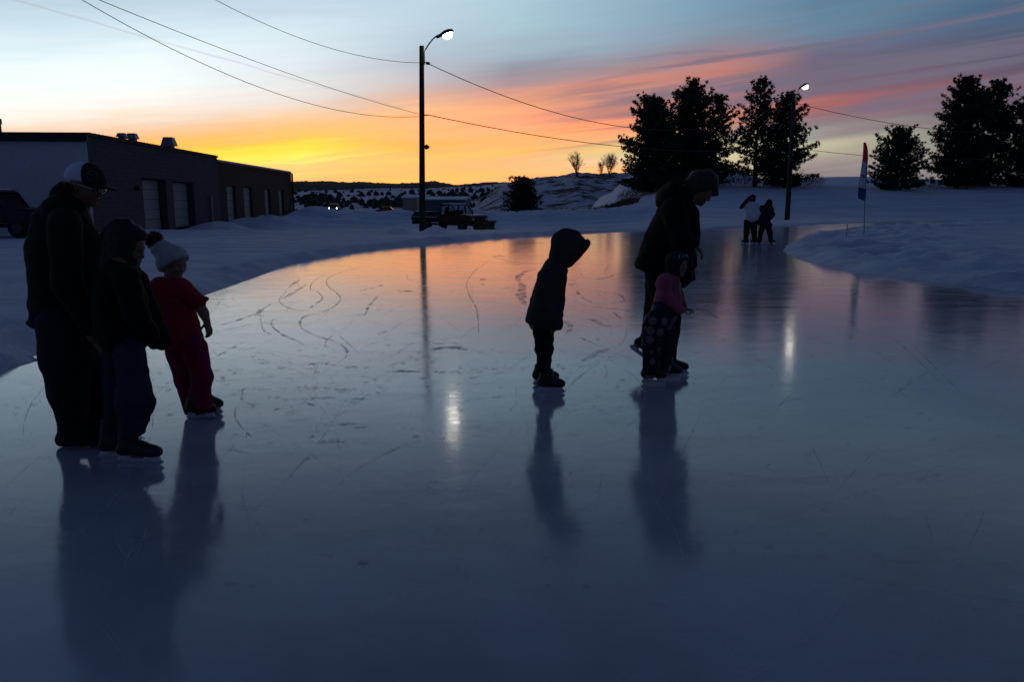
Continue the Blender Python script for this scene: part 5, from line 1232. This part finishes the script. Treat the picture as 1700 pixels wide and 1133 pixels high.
# ------------------------------------------------------------------ vehicles
M_glass = mat('dark_glass', (.02, .025, .03), .08, spec=.6, var=0); M_tyre = mat('tyre', (.015, .015, .015), .9); M_rim = mat('rim', (.05, .05, .05), .6)
def clear_glass():
    m = bpy.data.materials.new('car_glass'); m.use_nodes = True; t = m.node_tree; b = t.nodes['Principled BSDF']
    b.inputs['Base Color'].default_value = (.5, .6, .65, 1); b.inputs['Transmission Weight'].default_value = 1; b.inputs['Roughness'].default_value = .02; b.inputs['IOR'].default_value = 1.05; return m
M_cg = clear_glass()
def wheel(e, x, y, r=.36, w=.22):
    m = MB(); m.tube([(x, y-w/2, r), (x, y-w/2+.03, r), (x, y+w/2-.03, r), (x, y+w/2, r)], [r*.9, r, r, r*.9], 20); o = m.build('wheel', M_tyre, e, False)
    k = MB(); sgn = -1 if y < 0 else 1; k.tube([(x, y+sgn*(w/2+.002), r), (x, y+sgn*(w/2+.014), r)], [r*.58, r*.5], 14); k.build('rim', M_rim, o)
def pickup(name, loc, rz, paint, label, plow=False, cat='truck', bed='pickup', s=1.0, glass=None):
    """facing local +x, origin on the ground under the middle"""
    e = empty(name, loc, rz); setp(e, label, cat); e.scale = (s, s, s); W2 = .92
    # cab: side profile with a window opening built from pillars
    cab = MB(); cab.prism([(-.35, .55), (1.12, .55), (1.15, 1.12), (-.35, 1.14)], -W2, W2)
    for y0, y1 in ((-W2+.04, -W2+.10), (W2-.10, W2-.04)):
        for a, b_ in (((-.35, 1.13), (-.28, 1.72)), ((.36, 1.13), (.34, 1.72)), ((1.10, 1.12), (.68, 1.72))):
            cab.prism([(a[0], a[1]), (a[0]+.09, a[1]), (b_[0]+.09, b_[1]), (b_[0], b_[1])], y0, y1)
    cab.prism([(-.32, 1.715), (.80, 1.715), (.66, 1.80), (-.24, 1.81)], -W2+.05, W2-.05)
    cab.build('cab', paint, e)
    sn = MB(); sn.prism([(-.25, 1.812), (.60, 1.803), (.50, 1.86), (-.15, 1.87)], -W2+.12, W2-.12); sn.build('roof_snow', M_snow, e)
    g = MB(); 
    for y in (-W2+.065, W2-.075): g.prism([(-.26, 1.14), (.36, 1.13), (.34, 1.71), (-.20, 1.71)], y, y+.008); g.prism([(.45, 1.13), (1.05, 1.12), (.66, 1.71), (.43, 1.71)], y, y+.008)
    g.add([(1.12, -W2+.10, 1.13), (1.12, W2-.10, 1.13), (.72, W2-.12, 1.71), (.72, -W2+.12, 1.71)], [(0, 1, 2, 3)]); g.add([(-.31, -W2+.10, 1.15), (-.31, W2-.10, 1.15), (-.26, W2-.12, 1.71), (-.26, -W2+.12, 1.71)], [(3, 2, 1, 0)])
    g.build('window', glass or M_cg, e)
    hd = MB(); hd.prism([(1.16, .50), (2.30, .45), (2.38, .60), (2.36, 1.00), (2.24, 1.08), (1.16, 1.14)], -W2+.02, W2-.02); hd.build('hood', paint, e)
    st_ = MB(); st_.box(-.15, .35, -.75, -.15, .9, 1.35, .05); st_.box(-.15, -.02, -.62, -.28, 1.3, 1.62, .04); st_.box(-.15, .35, .15, .75, .9, 1.35, .05); st_.tube([(.72-.06*math.sin(t_), .45+.19*math.cos(t_), 1.22+.17*math.sin(t_)) for t_ in np.linspace(0, 6.28, 14)], .014, 5); st_.build('seats', M_trim, e)
    if bed == 'pickup':
        bd = MB(); bd.box(-2.45, -.42, -W2, W2, .55, .72); bd.box(-2.45, -.42, -W2, -W2+.07, .72, 1.12); bd.box(-2.45, -.42, W2-.07, W2, .72, 1.12); bd.box(-2.45, -2.37, -W2+.07, W2-.07, .72, 1.12); bd.box(-.50, -.42, -W2+.07, W2-.07, .72, 1.14); bd.build('cargo_bed', paint, e)
    else:
        bd = MB(); bd.box(-2.75, -.45, -.98, .98, .60, .72); bd.box(-2.9, -.45, -.98, -.90, .72, .98, .01); bd.box(-2.9, -.45, .90, .98, .72, .98, .01); bd.box(-2.9, -2.8, -.9, .9, .5, 1.08, .01); bd.build('flat_bed', M_trim, e)
        bx = MB(); bx.box(-2.78, -1.75, -.88, .88, .725, 1.30, .04); bx.box(-1.3, -.9, -.6, .6, .725, 1.05, .03); bx.build('tool_box', mat('tool_box', (.03, .028, .025), .6), e)
        rl = MB(); rl.box(-2.9, -.45, -1.0, -.985, .93, .97); rl.build('side_rail', mat('pale_rail', (.5, .5, .52), .5), e)
    ch = MB(); ch.box(-2.4, 2.2, -.45, .45, .38, .50); ch.box(2.38, 2.50, -.88, .88, .42, .62, .02); ch.box(-2.62 if bed == 'pickup' else -2.98, -2.46 if bed == 'pickup' else -2.905, -.85, .85, .42, .58, .02); ch.build('chassis', M_trim, e)
    for x in (-1.55, 1.55):
        for y in (-.82, .82): wheel(e, x, y)
    gr = MB(); gr.box(2.375, 2.40, -.5, .5, .68, .94, .01); gr.build('grille', M_trim, e)
    for y in (-.7, .7): h_ = MB(); h_.box(2.372, 2.41, y-.12, y+.12, .72, .90, .02); h_.build('headlight', mat('lamp_glass', (.4, .4, .42), .2), e)
    if plow:
        pl = MB(); n = 9
        V, Q = [], []
        for i in range(n+1):
            t_ = i/n; z = .10+.62*t_; x = 2.85-.16*math.sin(t_*math.pi)+.16*t_
            for xx in (x, x-.03): V += [(xx, -1.15, z), (xx, 1.15, z)]
        for i in range(n): a = i*4; Q += [(a, a+1, a+5, a+4), (a+2, a+6, a+7, a+3), (a, a+4, a+6, a+2), (a+1, a+3, a+7, a+5)]
        Q += [(0, 2, 3, 1), (n*4, n*4+1, n*4+3, n*4+2)]
        pl.add(V, Q); pb = pl.build('plough_blade', mat('yellow_blade', (.09, .06, .015), .6, var=.3), e, True)
        fr = MB(); fr.box(2.45, 2.78, -.40, -.32, .35, .43); fr.box(2.45, 2.78, .32, .40, .35, .43); fr.tube([(2.5, 0, .7), (2.78, 0, .45)], .05, 8); fr.box(2.42, 2.50, -.5, .5, .35, .95, .01)
        for y in (-.9, 0, .9): fr.box(2.66, 2.84, y-.02, y+.02, .15, .62)
        fr.build('plough_frame', M_trim, pb)
        mr_ = MB()
        for y in (-1.05, 1.05): mr_.box(.85, .93, y-.10, y+.10, 1.2, 1.42, .02)
        mr_.build('mirror', M_trim, e)
    return e
M_red = mat('rust_red_paint', (.05, .018, .014), .45); M_dk = mat('dark_paint', (.012, .014, .02), .35)
tp = P(751, 378, 47.5); zt_ = hz(tp.x, tp.y)
pickup('plough_truck', (tp.x, tp.y, zt_-.02), -.62, M_red, 'old dark red flatbed truck with yellow snow plough parked by the nearer lamp pole', True, bed='flat', s=.86)
tp = G(-42, 400); pickup('pickup_truck', (tp.x, tp.y+.9, hz(tp.x, tp.y)), 0.06, M_dk, 'dark pickup truck parked at the left edge before the pale gable wall', False, s=1.0, glass=mat('tinted_glass', (.01, .01, .012), .45, spec=.1))
M_hl = mat('lit_headlight', (.9, .9, .9), .3, emis=(1, .95, .85, 1), estr=18)
def car(loc, rz, paint, label, lit=False):
    e = empty('car', loc, rz); setp(e, label, 'car'); m = MB(); m.prism([(-2.2, .3), (2.2, .3), (2.25, .65), (1.2, .9), (-2.0, .95), (-2.25, .7)], -.88, .88); m.build('body', paint, e)
    c = MB(); c.prism([(-1.6, .94), (1.1, .9), (.5, 1.42), (-1.1, 1.45)], -.76, .76); c.build('cabin', M_glass, e)
    r = MB(); r.prism([(-1.15, 1.452), (.52, 1.425), (.45, 1.47), (-1.05, 1.50)], -.72, .72); r.build('roof', paint, e)
    for x in (-1.35, 1.35):
        for y in (-.78, .78): wheel(e, x, y, .32, .2)
    for y in (-.68, .68):
        h = MB(); h.tube([(2.2, y, .68), (2.31, y, .68)], [.09, .075], 12); h.build('headlight', M_hl if lit else M_glass, e)
p = P(555, 345.5, 150); car((p.x, 150, p.z-.68), -math.pi/2+.1, M_dk, 'distant car with both headlights lit beyond the snow piles', True)
p = P(641, 347, 150); car((p.x, 152, p.z-1.05), .1, mat('red_paint', (.35, .04, .03), .4), 'distant red car parked beyond the snow piles')

# ------------------------------------------------------------------ feather flag and stakes
fb = P(1434, 397, 31.0); fb.z = hz(fb.x, 31.0)-.1; fe = empty('feather_flag', fb); setp(fe, 'feather flag with red top, white middle and navy bottom on the inner snow bank', 'flag')
def fl(px, py, dy=0): return Vector(P(px, py, 31.0+dy))-fb
pm = MB(); pm.tube([Vector((0, 0, -.1)), fl(1434.5, 380), fl(1436, 330), fl(1438, 290), fl(1440.5, 262), fl(1440, 246), fl(1437.5, 237), fl(1434.5, 236.3)], [.018, .017, .015, .013, .010, .008, .006, .005], 6); pm.build('pole', mat('grey_pole', (.12, .12, .13), .5), fe, True)
edgeR = [(236.5, 1436.5), (240, 1439), (250, 1441), (262, 1441.2), (272, 1440.5), (290, 1439.5), (309, 1438.5), (322, 1438), (334, 1437)]
edgeL = [(236.5, 1433.5), (240, 1433.3), (250, 1432.8), (262, 1432), (266, 1431.5), (290, 1428), (305, 1425.5), (322, 1424), (330, 1425)]
def flag_piece(i0, i1, m, name):
    V, Q = [], []; nu, nv = 8, 10
    yR = [a for a, _ in edgeR]; xR = [b_ for _, b_ in edgeR]; yL = [a for a, _ in edgeL]; xL = [b_ for _, b_ in edgeL]
    for s_ in (0, .012):
        for i in range(nv+1):
            t_ = i0+(i1-i0)*i/nv; ya, xa = np.interp(t_, range(9), yL), np.interp(t_, range(9), xL); yb, xb = np.interp(t_, range(9), yR), np.interp(t_, range(9), xR)
            for k in range(nu+1): u = k/nu; V.append(fl(xa+(xb-xa)*u, ya+(yb-ya)*u, .09*math.sin(u*5+t_*.9)*(1-u)+s_))
    w = nu+1; h = (nv+1)*w
    for i in range(nv):
        for k in range(nu): a = i*w+k; Q += [(a, a+1, a+w+1, a+w), (h+a, h+a+w, h+a+w+1, h+a+1)]
    for k in range(nu): Q += [(k, h+k, h+k+1, k+1), (nv*w+k, nv*w+k+1, h+nv*w+k+1, h+nv*w+k)]
    for i in range(nv): a = i*w; Q += [(a, a+w, h+a+w, h+a), (a+nu, h+a+nu, h+a+nu+w, a+nu+w)]
    return link(name, V, Q, m, fe, True)
flag_piece(0, 4.0, mat('red_cloth', (.75, .05, .03), .8), 'red_panel'); wp = flag_piece(4.0, 6.35, mat('white_cloth', (.62, .62, .70), .8), 'white_panel'); flag_piece(6.35, 8, mat('navy_cloth', (.05, .08, .20), .8), 'navy_panel')
mk = MB()
mk.tube([fl(1430.5, 290, -.13), fl(1433, 292.5, -.14), fl(1437, 295.5, -.12)], [.012, .03, .012], 5); mk.tube([fl(1431.5, 277, -.12), fl(1434, 274.5, -.13)], .012, 5); mk.build('emblem', M_trim, wp)
for (px, y0, y1), lab in (((1404, 372, 408), 'thin stake in the snow bank just left of the feather flag'), ((1409, 380, 392), 'short reed-like stake between the thin stake and the flag pole')):
    b_ = P(px, y1, 26.5 if y1 > 400 else 33); b_.z = hz(b_.x, b_.y)-.1; m = MB(); m.tube([(0, 0, -.1), (.01, 0, P(px, y0, b_.y).z-b_.z)], .012, 6); o = m.build('marker_stake', mat('stake', (.10, .09, .08), .8), None, False, b_); setp(o, lab, 'stake')
